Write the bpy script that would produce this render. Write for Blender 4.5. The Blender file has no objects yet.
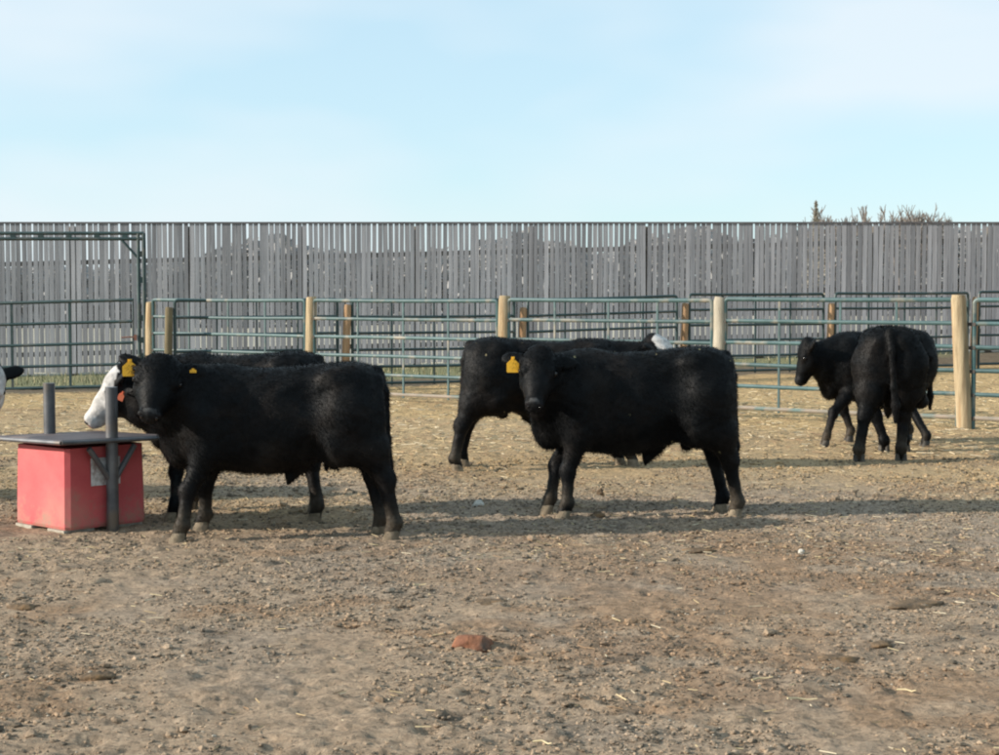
import bpy, math, random
import numpy as np
from mathutils import Vector, Matrix

random.seed(7)
RNG = np.random.default_rng(11)
scene = bpy.context.scene
C = scene.collection

# ------------------------------------------------------------------ camera
PW, PH, F = 999.0, 755.0, 1600.0          # photograph size and focal length in its pixels
CAMH, HORIZON = 1.6, 297.0
TILT = math.atan((PH / 2 - HORIZON) / F)
cam_data = bpy.data.cameras.new('camera')
cam_data.sensor_width = 36.0
cam_data.lens = 36.0 * F / PW
cam_data.clip_start = 0.1
cam_data.clip_end = 9000.0
cam = bpy.data.objects.new('camera', cam_data)
cam.location = (0, 0, CAMH)
cam.rotation_euler = (math.radians(90) - TILT, 0, 0)
C.objects.link(cam)
scene.camera = cam

# ------------------------------------------------------------------ light
SUN_ELEV = math.radians(21)
SUN_AZ = math.radians(-101)               # compass-like: 0 = +Y, clockwise positive (left, a little behind the camera)
to_sun = Vector((math.sin(SUN_AZ) * math.cos(SUN_ELEV), math.cos(SUN_AZ) * math.cos(SUN_ELEV), math.sin(SUN_ELEV)))
world = bpy.data.worlds.new('World')
scene.world = world
world.use_nodes = True
wn, wl = world.node_tree.nodes, world.node_tree.links
wn.clear()
w_out = wn.new('ShaderNodeOutputWorld')
w_bg = wn.new('ShaderNodeBackground')
w_bg.inputs['Strength'].default_value = 0.11
w_sky = wn.new('ShaderNodeTexSky')
w_sky.sky_type = 'NISHITA'
w_sky.sun_disc = False
w_sky.sun_elevation = SUN_ELEV
w_sky.sun_rotation = SUN_AZ
w_sky.altitude = 300
w_sky.air_density = 1.0
w_sky.dust_density = 0.35
w_sky.ozone_density = 2.0
# thin high cloud veils over the whole sky
w_tc = wn.new('ShaderNodeTexCoord')
w_map = wn.new('ShaderNodeMapping')
w_map.inputs['Scale'].default_value = (-1.3, 1.3, 4.0)
w_map.inputs['Location'].default_value = (0.35, 0.2, 0.1)
w_no = wn.new('ShaderNodeTexNoise')
w_no.inputs['Scale'].default_value = 2.2
w_no.inputs['Detail'].default_value = 3.0
w_no.inputs['Roughness'].default_value = 0.5
w_rp = wn.new('ShaderNodeValToRGB')
w_rp.color_ramp.elements[0].position = 0.46
w_rp.color_ramp.elements[1].position = 0.68
w_mul = wn.new('ShaderNodeMath'); w_mul.operation = 'MULTIPLY_ADD'; w_mul.inputs[1].default_value = 0.7; w_mul.inputs[2].default_value = 0.0
w_mix = wn.new('ShaderNodeMix'); w_mix.data_type = 'RGBA'
w_mix.inputs['B'].default_value = (3.75, 4.05, 4.3, 1)
w_veil = wn.new('ShaderNodeMix'); w_veil.data_type = 'RGBA'; w_veil.inputs['Factor'].default_value = 0.74
w_veil.inputs['B'].default_value = (2.55, 3.5, 3.95, 1)
wl.new(w_tc.outputs['Generated'], w_map.inputs['Vector'])
wl.new(w_map.outputs['Vector'], w_no.inputs['Vector'])
wl.new(w_no.outputs['Fac'], w_rp.inputs['Fac'])
wl.new(w_rp.outputs['Color'], w_mul.inputs[0])
wl.new(w_mul.outputs[0], w_mix.inputs['Factor'])
wl.new(w_sky.outputs['Color'], w_veil.inputs['A'])
wl.new(w_veil.outputs['Result'], w_mix.inputs['A'])
wl.new(w_mix.outputs['Result'], w_bg.inputs['Color'])
wl.new(w_bg.outputs['Background'], w_out.inputs['Surface'])

sun_data = bpy.data.lights.new('sun', 'SUN')
sun_data.energy = 3.4
sun_data.angle = math.radians(0.6)
sun_data.color = (1.0, 0.91, 0.79)
sun = bpy.data.objects.new('sun', sun_data)
sun.rotation_euler = to_sun.to_track_quat('Z', 'Y').to_euler()
sun.location = (-8, -2, 12)
C.objects.link(sun)

scene.view_settings.view_transform = 'Standard'
scene.view_settings.look = 'None'
scene.view_settings.exposure = 1.08
scene.view_settings.gamma = 1.0
scene.view_settings.use_curve_mapping = False
scene.cycles.filter_width = 2.1

# ------------------------------------------------------------------ pixel -> place
def ray(px, py):
    a, b = (px - PW / 2) / F, -(py - PH / 2) / F
    ct, st = math.cos(TILT), math.sin(TILT)
    return Vector((a, ct + b * st, -st + b * ct))

def on_ground(px, py, z=0.0):
    d = ray(px, py)
    t = (z - CAMH) / d.z
    return Vector((d.x * t, d.y * t, z))

def at_depth(px, py, Y):
    d = ray(px, py)
    t = Y / d.y
    return Vector((d.x * t, Y, CAMH + d.z * t))

# ------------------------------------------------------------------ numeric noise
_LAT = RNG.random((8, 257, 257)).astype(np.float64)
_LAT[:, 256, :] = _LAT[:, 0, :]
_LAT[:, :, 256] = _LAT[:, :, 0]

def vnoise(x, y, freq, s=0):
    x = np.asarray(x, float) * freq + 37.7 * s
    y = np.asarray(y, float) * freq + 91.3 * s
    xi, yi = np.floor(x), np.floor(y)
    fx, fy = x - xi, y - yi
    xi, yi = (xi % 256).astype(int), (yi % 256).astype(int)
    fx, fy = fx * fx * (3 - 2 * fx), fy * fy * (3 - 2 * fy)
    L = _LAT[s % 8]
    return (L[xi, yi] * (1 - fx) * (1 - fy) + L[xi + 1, yi] * fx * (1 - fy)
            + L[xi, yi + 1] * (1 - fx) * fy + L[xi + 1, yi + 1] * fx * fy)

def smooth(a, b, x):
    t = np.clip((np.asarray(x, float) - a) / (b - a), 0, 1)
    return t * t * (3 - 2 * t)

def lay(x, y):
    """large shape of the land: level yard, rising to the right behind the pens"""
    t = np.clip((np.asarray(y, float) - 20) / 14, 0, 1) ** 4
    return t * (0.155 + 0.025 * np.clip(x, -14, 14))

def gz(x, y):
    x = np.asarray(x, float); y = np.asarray(y, float)
    tramp = 0.30 + 0.65 * vnoise(x, y, 0.55, 5)
    near = 1 - 0.5 * smooth(14, 26, y)
    r = (0.016 * (vnoise(x, y, 1.3, 1) - .5) + 0.014 * (vnoise(x, y, 5.2, 2) - .5)
         + 0.020 * (vnoise(x, y, 12.0, 3) - .5) + 0.020 * (vnoise(x, y, 25.0, 4) - .5))
    clod = np.maximum(vnoise(x, y, 13.0, 6) - 0.66, 0) * 0.06
    fade = 1 - smooth(45, 80, np.hypot(x, y))
    return lay(x, y) + (r * tramp + clod * tramp) * near * fade

def g1(x, y):
    return float(gz(np.array([x]), np.array([y]))[0])

# ------------------------------------------------------------------ object helpers
def link(o):
    C.objects.link(o)
    return o

def tag(o, label=None, cat=None, group=None, kind=None):
    if label: o['label'] = label
    if cat: o['category'] = cat
    if group: o['group'] = group
    if kind: o['kind'] = kind
    return o

def thing(name, label, cat, loc=(0, 0, 0), rz=0.0, group=None):
    o = bpy.data.objects.new(name, None)
    o.empty_display_size = 0.2
    o.location = loc
    o.rotation_euler = (0, 0, rz)
    link(o)
    return tag(o, label, cat, group)

def mesh_from(name, V, Fc, mat=None, smooth_shade=False):
    me = bpy.data.meshes.new(name)
    me.from_pydata([tuple(v) for v in V], [], [tuple(f) for f in Fc])
    if mat: me.materials.append(mat)
    if smooth_shade:
        me.polygons.foreach_set('use_smooth', [True] * len(me.polygons))
    me.update()
    return me

def mesh_np(name, V, Fc, mat=None, smooth_shade=True, col=None, colname='tint'):
    """V (n,3), Fc (m,k) with k = 3 or 4"""
    V = np.ascontiguousarray(V, np.float32); Fc = np.ascontiguousarray(Fc, np.int32)
    m, k = Fc.shape
    me = bpy.data.meshes.new(name)
    me.vertices.add(len(V)); me.vertices.foreach_set('co', V.ravel())
    me.loops.add(m * k); me.loops.foreach_set('vertex_index', Fc.ravel())
    me.polygons.add(m)
    me.polygons.foreach_set('loop_start', np.arange(0, m * k, k, dtype=np.int32))
    me.polygons.foreach_set('loop_total', np.full(m, k, np.int32))
    me.polygons.foreach_set('use_smooth', np.full(m, smooth_shade, bool))
    if mat: me.materials.append(mat)
    me.update(calc_edges=True)
    if col is not None:
        a = me.color_attributes.new(colname, 'FLOAT_COLOR', 'POINT')
        c4 = np.ones((len(V), 4), np.float32); c4[:, :3] = col
        a.data.foreach_set('color', c4.ravel())
    return me

def obj(name, me, parent=None, loc=None, rot=None, scale=None):
    o = bpy.data.objects.new(name, me)
    if parent: o.parent = parent
    if loc is not None: o.location = loc
    if rot is not None: o.rotation_euler = rot
    if scale is not None: o.scale = scale
    return link(o)

class MB:
    """collects simple shapes into one mesh"""
    def __init__(s): s.V, s.F = [], []
    def box(s, x0, y0, z0, x1, y1, z1, M=None):
        b = len(s.V)
        for z in (z0, z1):
            for (x, y) in ((x0, y0), (x1, y0), (x1, y1), (x0, y1)):
                p = Vector((x, y, z)); s.V.append(M @ p if M else p)
        s.F += [tuple(b + i for i in f) for f in ((3, 2, 1, 0), (4, 5, 6, 7), (0, 1, 5, 4), (1, 2, 6, 5), (2, 3, 7, 6), (3, 0, 4, 7))]
        return s
    def tube(s, pts, rad, n=8, cap=True):
        pts = [Vector(p) for p in pts]
        if not hasattr(rad, '__len__'): rad = [rad] * len(pts)
        b = len(s.V); prev = None
        for i, p in enumerate(pts):
            t = (pts[min(i + 1, len(pts) - 1)] - pts[max(i - 1, 0)]).normalized()
            if prev is None:
                a = Vector((0, 0, 1)) if abs(t.z) < 0.9 else Vector((1, 0, 0))
                nrm = t.cross(a).normalized()
            else:
                nrm = (prev - t * prev.dot(t)).normalized()
            prev = nrm; bi = t.cross(nrm)
            for k in range(n):
                a = 2 * math.pi * k / n
                s.V.append(p + (nrm * math.cos(a) + bi * math.sin(a)) * rad[i])
        for i in range(len(pts) - 1):
            for k in range(n):
                q = (k + 1) % n
                s.F.append((b + i * n + k, b + i * n + q, b + (i + 1) * n + q, b + (i + 1) * n + k))
        if cap:
            s.F.append(tuple(b + k for k in reversed(range(n))))
            e = b + (len(pts) - 1) * n
            s.F.append(tuple(e + k for k in range(n)))
        return s
    def mesh(s, name, mat, smooth_shade=False):
        me = mesh_from(name, s.V, s.F, mat, smooth_shade)
        if smooth_shade and hasattr(me, 'set_sharp_from_angle'): me.set_sharp_from_angle(angle=math.radians(40))
        return me
    def build(s, name, mat, parent=None, smooth_shade=False, **kw):
        return obj(name, s.mesh(name, mat, smooth_shade), parent, **kw)

# ------------------------------------------------------------------ materials
def nodes_of(name):
    m = bpy.data.materials.new(name); m.use_nodes = True
    nt = m.node_tree
    return m, nt.nodes, nt.links, nt.nodes['Principled BSDF']

def simple_mat(name, c1, c2, rough=0.6, scale=8.0, stretch=(1, 1, 1), mud=None, metal=0.0, bump=0.0, bscale=60.0, rand=0.0, c3=None, spec=0.5, lo=0.35, hi=0.65):
    """two-tone noise colour, optional per-object variation (rand), optional stain colour c3, optional bump"""
    m, N, L, B = nodes_of(name)
    tc = N.new('ShaderNodeTexCoord'); mp = N.new('ShaderNodeMapping')
    mp.inputs['Scale'].default_value = stretch
    L.new(tc.outputs['Object'], mp.inputs['Vector'])
    vec = mp.outputs['Vector']
    oi = N.new('ShaderNodeObjectInfo')
    if rand:
        ad = N.new('ShaderNodeVectorMath'); ad.operation = 'ADD'
        sc = N.new('ShaderNodeMath'); sc.operation = 'MULTIPLY'; sc.inputs[1].default_value = 57.0
        L.new(oi.outputs['Random'], sc.inputs[0]); L.new(vec, ad.inputs[0]); L.new(sc.outputs[0], ad.inputs[1])
        vec = ad.outputs['Vector']
    no = N.new('ShaderNodeTexNoise'); no.inputs['Scale'].default_value = scale; no.inputs['Detail'].default_value = 5
    no.inputs['Roughness'].default_value = 0.62
    L.new(vec, no.inputs['Vector'])
    rp = N.new('ShaderNodeValToRGB')
    rp.color_ramp.elements[0].position = lo; rp.color_ramp.elements[0].color = (*c1, 1)
    rp.color_ramp.elements[1].position = hi; rp.color_ramp.elements[1].color = (*c2, 1)
    L.new(no.outputs['Fac'], rp.inputs['Fac'])
    out = rp.outputs['Color']
    if c3:
        n3 = N.new('ShaderNodeTexNoise'); n3.inputs['Scale'].default_value = scale * 0.6; n3.inputs['Detail'].default_value = 6
        L.new(vec, n3.inputs['Vector'])
        r3 = N.new('ShaderNodeMapRange'); r3.inputs['From Min'].default_value = 0.55; r3.inputs['From Max'].default_value = 0.68
        L.new(n3.outputs['Fac'], r3.inputs['Value'])
        mx = N.new('ShaderNodeMix'); mx.data_type = 'RGBA'; mx.inputs['B'].default_value = (*c3, 1)
        L.new(r3.outputs['Result'], mx.inputs['Factor']); L.new(out, mx.inputs['A'])
        out = mx.outputs['Result']
    if mud:                                            # splashed dirt, thickest at the foot, in blotches
        sx_ = N.new('ShaderNodeSeparateXYZ'); L.new(tc.outputs['Object'], sx_.inputs[0])
        nm = N.new('ShaderNodeTexNoise'); nm.inputs['Scale'].default_value = 11; nm.inputs['Detail'].default_value = 7; nm.inputs['Roughness'].default_value = .7
        L.new(tc.outputs['Object'], nm.inputs['Vector'])
        ma = N.new('ShaderNodeMath'); ma.operation = 'MULTIPLY_ADD'; ma.inputs[1].default_value = -.9; ma.inputs[2].default_value = 0
        L.new(sx_.outputs['Z'], ma.inputs[0]); ad2 = N.new('ShaderNodeMath'); ad2.operation = 'ADD'
        L.new(ma.outputs[0], ad2.inputs[0]); L.new(nm.outputs['Fac'], ad2.inputs[1])
        mr2 = N.new('ShaderNodeMapRange'); mr2.inputs['From Min'].default_value = .36; mr2.inputs['From Max'].default_value = .60; mr2.inputs['To Max'].default_value = .75
        L.new(ad2.outputs[0], mr2.inputs['Value'])
        mxm = N.new('ShaderNodeMix'); mxm.data_type = 'RGBA'; mxm.inputs['B'].default_value = (*mud, 1)
        L.new(mr2.outputs['Result'], mxm.inputs['Factor']); L.new(out, mxm.inputs['A']); out = mxm.outputs['Result']
    if rand:
        hs = N.new('ShaderNodeHueSaturation')
        mr = N.new('ShaderNodeMapRange'); mr.inputs['To Min'].default_value = 1 - rand; mr.inputs['To Max'].default_value = 1 + rand
        L.new(oi.outputs['Random'], mr.inputs['Value']); L.new(mr.outputs['Result'], hs.inputs['Value'])
        L.new(out, hs.inputs['Color']); out = hs.outputs['Color']
    L.new(out, B.inputs['Base Color'])
    B.inputs['Roughness'].default_value = rough
    B.inputs['Metallic'].default_value = metal
    B.inputs['Specular IOR Level'].default_value = spec
    if bump:
        nb = N.new('ShaderNodeTexNoise'); nb.inputs['Scale'].default_value = bscale; nb.inputs['Detail'].default_value = 4
        L.new(vec, nb.inputs['Vector'])
        bp = N.new('ShaderNodeBump'); bp.inputs['Strength'].default_value = bump; bp.inputs['Distance'].default_value = 0.01
        L.new(nb.outputs['Fac'], bp.inputs['Height']); L.new(bp.outputs['Normal'], B.inputs['Normal'])
    return m

M = {}
M['board'] = simple_mat('weathered_board', (0.212, 0.21, 0.222), (0.33, 0.327, 0.342), 0.9, 2.2, (9, 9, 0.8), rand=0.22, bump=0.4, bscale=20, spec=0.2)
M['cap'] = simple_mat('dark_cap_rail', (0.09, 0.085, 0.09), (0.15, 0.145, 0.15), 0.9, 3, (1, 6, 6), spec=0.2)
M['stringer'] = simple_mat('stringer_wood', (0.10, 0.085, 0.07), (0.17, 0.15, 0.125), 0.9, 3, (1, 8, 8), spec=0.2)
M['post'] = simple_mat('treated_post', (0.20, 0.15, 0.09), (0.43, 0.34, 0.215), 0.85, 2.6, (9, 9, 0.7), lo=.28, hi=.6, bump=0.8, bscale=18, rand=0.12, c3=(0.33, 0.22, 0.12), spec=0.2)
M['post_grey'] = simple_mat('greyed_post', (0.27, 0.24, 0.185), (0.40, 0.36, 0.285), 0.9, 2.0, (7, 7, 0.9), bump=0.5, bscale=18, spec=0.2)
M['post_orange'] = simple_mat('reddish_post', (0.29, 0.18, 0.10), (0.42, 0.275, 0.16), 0.85, 2.0, (7, 7, 0.9), bump=0.5, bscale=18, rand=0.15, c3=(0.26, 0.15, 0.08), spec=0.2)
M['post_olive'] = simple_mat('olive_post', (0.12, 0.10, 0.06), (0.20, 0.165, 0.10), 0.9, 2.0, (7, 7, 0.9), bump=0.5, bscale=18, spec=0.2)
M['teal'] = simple_mat('faded_teal_paint', (0.028, 0.073, 0.078), (0.055, 0.112, 0.115), 0.55, 5, rand=0.15, c3=(0.22, 0.20, 0.16))
M['teal_dust'] = simple_mat('dusty_teal_paint', (0.20, 0.185, 0.15), (0.30, 0.24, 0.19), 0.8, 5, c3=(0.12, 0.18, 0.17))
M['green'] = simple_mat('dark_green_paint', (0.012, 0.034, 0.036), (0.024, 0.055, 0.055), 0.5, 5, rand=0.15, c3=(0.075, 0.08, 0.07))
M['rusty_dark'] = simple_mat('dark_bracket', (0.02, 0.025, 0.025), (0.06, 0.045, 0.035), 0.7, 20)
M['rust'] = simple_mat('rusty_steel', (0.12, 0.05, 0.035), (0.22, 0.10, 0.07), 0.8, 20)
M['red'] = simple_mat('faded_red_tub', (0.47, 0.068, 0.075), (0.57, 0.105, 0.105), 0.6, 3.5, mud=(0.26, 0.19, 0.13), bump=0.2, bscale=12, c3=(0.44, 0.15, 0.125))
M['steel'] = simple_mat('grey_steel_pipe', (0.075, 0.078, 0.085), (0.15, 0.15, 0.155), 0.42, 6, metal=0.35, c3=(0.14, 0.11, 0.085))
M['lid'] = simple_mat('rubber_lid', (0.04, 0.034, 0.037), (0.085, 0.066, 0.07), 0.65, 5, c3=(0.17, 0.125, 0.11))
M['concrete'] = simple_mat('concrete_block', (0.30, 0.27, 0.22), (0.44, 0.40, 0.33), 0.95, 14, bump=0.5, bscale=50, spec=0.2)
M['paper'] = simple_mat('weathered_label', (0.42, 0.40, 0.39), (0.62, 0.61, 0.60), 0.7, 26, lo=0.42, hi=0.55, c3=(0.34, 0.27, 0.25))
M['tag_yellow'] = simple_mat('yellow_tag', (0.78, 0.40, 0.012), (0.85, 0.46, 0.03), 0.5, 20, c3=(0.62, 0.31, 0.015))
M['tag_orange'] = simple_mat('orange_tag', (0.85, 0.16, 0.06), (0.9, 0.22, 0.1), 0.5, 20)
M['hoof_tan'] = simple_mat('dusty_hoof', (0.12, 0.095, 0.065), (0.25, 0.20, 0.14), 0.85, 18, bump=0.3, spec=0.2)
M['hoof_dark'] = simple_mat('dark_hoof', (0.02, 0.02, 0.02), (0.10, 0.085, 0.065), 0.7, 18, bump=0.3)
M['eye'] = simple_mat('wet_dark_eye', (0.006, 0.005, 0.005), (0.012, 0.01, 0.009), 0.12, 5)
M['stone'] = simple_mat('pale_stone', (0.40, 0.37, 0.32), (0.56, 0.53, 0.47), 0.9, 12, bump=0.5, bscale=40, spec=0.2)
M['redclod'] = simple_mat('reddish_clod', (0.15, 0.07, 0.045), (0.30, 0.135, 0.075), 0.95, 9, bump=0.8, bscale=45, c3=(0.10, 0.075, 0.06), spec=0.15)
M['dung'] = simple_mat('dried_dung', (0.09, 0.066, 0.045), (0.19, 0.13, 0.08), 0.95, 12, bump=0.9, bscale=55, c3=(0.20, 0.12, 0.06), spec=0.15)
M['bark'] = simple_mat('grey_bark', (0.14, 0.12, 0.105), (0.24, 0.21, 0.19), 0.95, 8, spec=0.15)
M['needles'] = simple_mat('evergreen_needles', (0.22, 0.20, 0.155), (0.38, 0.33, 0.26), 0.9, 1.4, spec=0.15)
M['wood_far'] = simple_mat('far_wood', (0.22, 0.22, 0.22), (0.34, 0.335, 0.33), 0.95, 0.5, spec=0.1)

def tint_mat(name, rough, bump, bscale, var=0.25, vscale=20, flecks=None, spec=0.3, grey=0.0, seed=0.0):
    """colour from the vertex tint, broken up by noise; flecks = (scale, amount, colour) for bits of straw and mud in a coat; grey = sheen of dust in loose patches"""
    m, N, L, B = nodes_of(name)
    at = N.new('ShaderNodeAttribute'); at.attribute_name = 'tint'
    tc = N.new('ShaderNodeTexCoord')
    mp = N.new('ShaderNodeMapping'); mp.inputs['Location'].default_value = (seed, seed * .7, seed * 1.3)
    L.new(tc.outputs['Object'], mp.inputs['Vector'])
    no = N.new('ShaderNodeTexNoise'); no.inputs['Scale'].default_value = vscale; no.inputs['Detail'].default_value = 6
    L.new(mp.outputs['Vector'], no.inputs['Vector'])
    mr = N.new('ShaderNodeMapRange'); mr.inputs['From Min'].default_value = 0.25; mr.inputs['From Max'].default_value = 0.75
    mr.inputs['To Min'].default_value = 1 - var; mr.inputs['To Max'].default_value = 1 + var
    L.new(no.outputs['Fac'], mr.inputs['Value'])
    mu = N.new('ShaderNodeVectorMath'); mu.operation = 'SCALE'
    L.new(at.outputs['Color'], mu.inputs[0]); L.new(mr.outputs['Result'], mu.inputs['Scale'])
    out = mu.outputs['Vector']
    if grey:
        n2 = N.new('ShaderNodeTexNoise'); n2.inputs['Scale'].default_value = 3.2; n2.inputs['Detail'].default_value = 5
        L.new(mp.outputs['Vector'], n2.inputs['Vector'])
        r2 = N.new('ShaderNodeMapRange'); r2.inputs['From Min'].default_value = 0.56; r2.inputs['From Max'].default_value = 0.72
        r2.inputs['To Max'].default_value = grey
        L.new(n2.outputs['Fac'], r2.inputs['Value'])
        mx = N.new('ShaderNodeMix'); mx.data_type = 'RGBA'; mx.inputs['B'].default_value = (0.16, 0.145, 0.13, 1)
        L.new(r2.outputs['Result'], mx.inputs['Factor']); L.new(out, mx.inputs['A']); out = mx.outputs['Result']
    if flecks:
        vo = N.new('ShaderNodeTexVoronoi'); vo.inputs['Scale'].default_value = flecks[0]
        mp2 = N.new('ShaderNodeMapping'); mp2.inputs['Scale'].default_value = (1.0, 1.0, 0.55); mp2.inputs['Rotation'].default_value = (.3, .9, .2)
        L.new(mp.outputs['Vector'], mp2.inputs['Vector']); L.new(mp2.outputs['Vector'], vo.inputs['Vector'])
        lt = N.new('ShaderNodeMath'); lt.operation = 'LESS_THAN'; lt.inputs[1].default_value = 0.15
        L.new(vo.outputs['Distance'], lt.inputs[0])
        sp = N.new('ShaderNodeSeparateColor'); L.new(vo.outputs['Color'], sp.inputs['Color'])
        gt = N.new('ShaderNodeMath'); gt.operation = 'LESS_THAN'; gt.inputs[1].default_value = flecks[1]
        L.new(sp.outputs['Red'], gt.inputs[0])
        an = N.new('ShaderNodeMath'); an.operation = 'MULTIPLY'; L.new(lt.outputs[0], an.inputs[0]); L.new(gt.outputs[0], an.inputs[1])
        mx = N.new('ShaderNodeMix'); mx.data_type = 'RGBA'; mx.inputs['B'].default_value = (*flecks[2], 1)
        L.new(an.outputs[0], mx.inputs['Factor']); L.new(out, mx.inputs['A']); out = mx.outputs['Result']
    L.new(out, B.inputs['Base Color'])
    B.inputs['Roughness'].default_value = rough; B.inputs['Specular IOR Level'].default_value = spec
    if bump:
        nb = N.new('ShaderNodeTexNoise'); nb.inputs['Scale'].default_value = bscale; nb.inputs['Detail'].default_value = 5
        L.new(tc.outputs['Object'], nb.inputs['Vector'])
        bp = N.new('ShaderNodeBump'); bp.inputs['Strength'].default_value = bump; bp.inputs['Distance'].default_value = 0.012
        L.new(nb.outputs['Fac'], bp.inputs['Height']); L.new(bp.outputs['Normal'], B.inputs['Normal'])
    return m

M['litter'] = tint_mat('litter', 0.9, 0, 1, 0.25, 30, spec=0.15)
M['clod'] = tint_mat('clod', 0.95, 0.6, 90, 0.3, 60, spec=0.12)
M['blade'] = tint_mat('grass_blade', 0.8, 0, 1, 0.2, 3, spec=0.2)

# ------------------------------------------------------------------ ground
def fence_w(x, y):
    """distance behind the line of the far pipe fence"""
    return np.asarray(y, float) - 0.309 * np.asarray(x, float) - 28.75

def ground_color(x, y):
    x = np.asarray(x, float); y = np.asarray(y, float)
    w = fence_w(x, y) + 0.8 * (vnoise(x, y, 0.9, 2) - .5) + 0.5 * (vnoise(x, y, 3.1, 4) - .5)
    dirt = np.array([0.318, 0.235, 0.162]); grey = np.array([0.290, 0.226, 0.168])
    straw = np.array([0.455, 0.315, 0.155]); rust = np.array([0.245, 0.150, 0.085]); dark = np.array([0.085, 0.075, 0.062])
    grass = np.array([0.20, 0.20, 0.11]); field = np.array([0.46, 0.42, 0.33])
    def mix(a, b, t): return a * (1 - t[..., None]) + b * t[..., None]
    n = 0.5 * vnoise(x, y, 0.45, 3) + 0.3 * vnoise(x, y, 1.3, 5) + 0.2 * vnoise(x, y, 4.5, 6)
    c = mix(np.broadcast_to(grey, x.shape + (3,)), dirt, smooth(0.36, 0.60, n))
    s = smooth(10.5, 17.0, y + 5.0 * (vnoise(x, y, 0.5, 7) - .5) + 2.0 * (vnoise(x, y, 3.0, 1) - .5)) * 0.62
    s = np.maximum(s, smooth(18.5, 21.5, y + 1.5 * (vnoise(x, y, 1.0, 2) - .5) + 0.35 * np.minimum(x, 6)) * 0.95)
    c = mix(c, straw, s)
    r = smooth(0.60, 0.74, 0.6 * vnoise(x, y, 1.1, 0) + 0.4 * vnoise(x, y, 5.0, 1)) * (1 - 0.5 * smooth(9, 16, y)) * 0.52
    band = smooth(0.50, 0.66, vnoise(x * 0.30, y * 1.6, 1.0, 4) * .6 + .4 * vnoise(x, y, 4, 2)) * smooth(6.8, 7.8, y) * (1 - smooth(10.2, 11.5, y)) * smooth(-2.5, 2.0, x) * 0.6
    c = mix(c, rust, np.maximum(r, band))
    d = smooth(0.68, 0.80, 0.5 * vnoise(x, y, 3.3, 6) + 0.5 * vnoise(x, y, 11, 7)) * 0.5 * (1 - smooth(12, 18, y))
    c = mix(c, dark, d)
    c = mix(c, dark, smooth(0.1, 0.7, w) * 0.85)
    c = mix(c, grass, smooth(1.8, 2.7, w))
    c = mix(c, field, smooth(34.2, 35.0, y))
    return c

def axis_cols():
    a = list(np.arange(-3.0, 3.0001, 0.03))
    def out(v, sgn):
        step = 0.045; r = []
        while abs(v) < 4000:
            v += sgn * step; r.append(v)
            if abs(v) > 9: step *= 1.22
            elif abs(v) > 5: step = 0.10
        return r
    return np.array(list(reversed(out(-3.0, -1))) + a + out(3.0, 1))

def axis_rows():
    r = [-3000.0, -800, -200, -60, -20, -8, -2, 1.0, 2.2, 3.2, 4.0]
    y = 4.2; 
    while y < 4500:
        r.append(y)
        if y < 12.5: y += 0.024
        elif y < 20: y += 0.055
        elif y < 38: y += 0.16
        else: y += max(0.3, (y - 36) * 0.2)
    return np.array(r)

gx, gy = axis_cols(), axis_rows()
GX, GY = np.meshgrid(gx, gy)
GZ = gz(GX, GY)
nv, nu = GX.shape
for _ in range(1100):                                  # hoof prints trodden into the soil
    hy = 4.6 + 10.5 * RNG.random() ** 1.0; hx = (RNG.random() * 2 - 1) * .36 * hy
    i0, i1 = np.searchsorted(gy, (hy - .15, hy + .15)); j0, j1 = np.searchsorted(gx, (hx - .15, hx + .15))
    a_ = RNG.random() * 6.28; dx_, dy_ = GX[i0:i1, j0:j1] - hx, GY[i0:i1, j0:j1] - hy
    q_ = np.hypot((dx_ * math.cos(a_) + dy_ * math.sin(a_)) / .062, (-dx_ * math.sin(a_) + dy_ * math.cos(a_)) / .046)
    GZ[i0:i1, j0:j1] += RNG.uniform(.4, 1.0) * (-.016 * np.exp(-q_ ** 4) + .007 * np.exp(-((q_ - 1.35) / .3) ** 2))
V = np.stack([GX, GY, GZ], -1).reshape(-1, 3)
ii = (np.arange(nv - 1)[:, None] * nu + np.arange(nu - 1)[None, :]).ravel()
Fq = np.stack([ii, ii + 1, ii + nu + 1, ii + nu], -1)
m, N, L, B = nodes_of('trampled_yard_soil')
at = N.new('ShaderNodeAttribute'); at.attribute_name = 'tint'
tc = N.new('ShaderNodeTexCoord')
def noise_node(sc, det=6, rough=0.6):
    n = N.new('ShaderNodeTexNoise'); n.inputs['Scale'].default_value = sc; n.inputs['Detail'].default_value = det; n.inputs['Roughness'].default_value = rough
    L.new(tc.outputs['Object'], n.inputs['Vector']); return n
n1 = noise_node(26, 8, 0.7); n2 = noise_node(7, 6, 0.65); n3 = noise_node(48, 4, 0.6)
def rng(node, a, b, c, d):
    r = N.new('ShaderNodeMapRange'); r.inputs['From Min'].default_value = a; r.inputs['From Max'].default_value = b
    r.inputs['To Min'].default_value = c; r.inputs['To Max'].default_value = d
    L.new(node.outputs['Fac'], r.inputs['Value']); return r
r1 = rng(n1, 0.3, 0.7, 0.52, 1.46); r2 = rng(n2, 0.3, 0.7, 0.80, 1.22)
mm = N.new('ShaderNodeMath'); mm.operation = 'MULTIPLY'; L.new(r1.outputs[0], mm.inputs[0]); L.new(r2.outputs[0], mm.inputs[1])
sc = N.new('ShaderNodeVectorMath'); sc.operation = 'SCALE'; L.new(at.outputs['Color'], sc.inputs[0]); L.new(mm.outputs[0], sc.inputs['Scale'])
r3 = rng(n3, 0.62, 0.70, 0.0, 0.55)          # pale chaff
mx = N.new('ShaderNodeMix'); mx.data_type = 'RGBA'; mx.inputs['B'].default_value = (0.40, 0.34, 0.25, 1)
L.new(r3.outputs[0], mx.inputs['Factor']); L.new(sc.outputs['Vector'], mx.inputs['A'])
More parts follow.
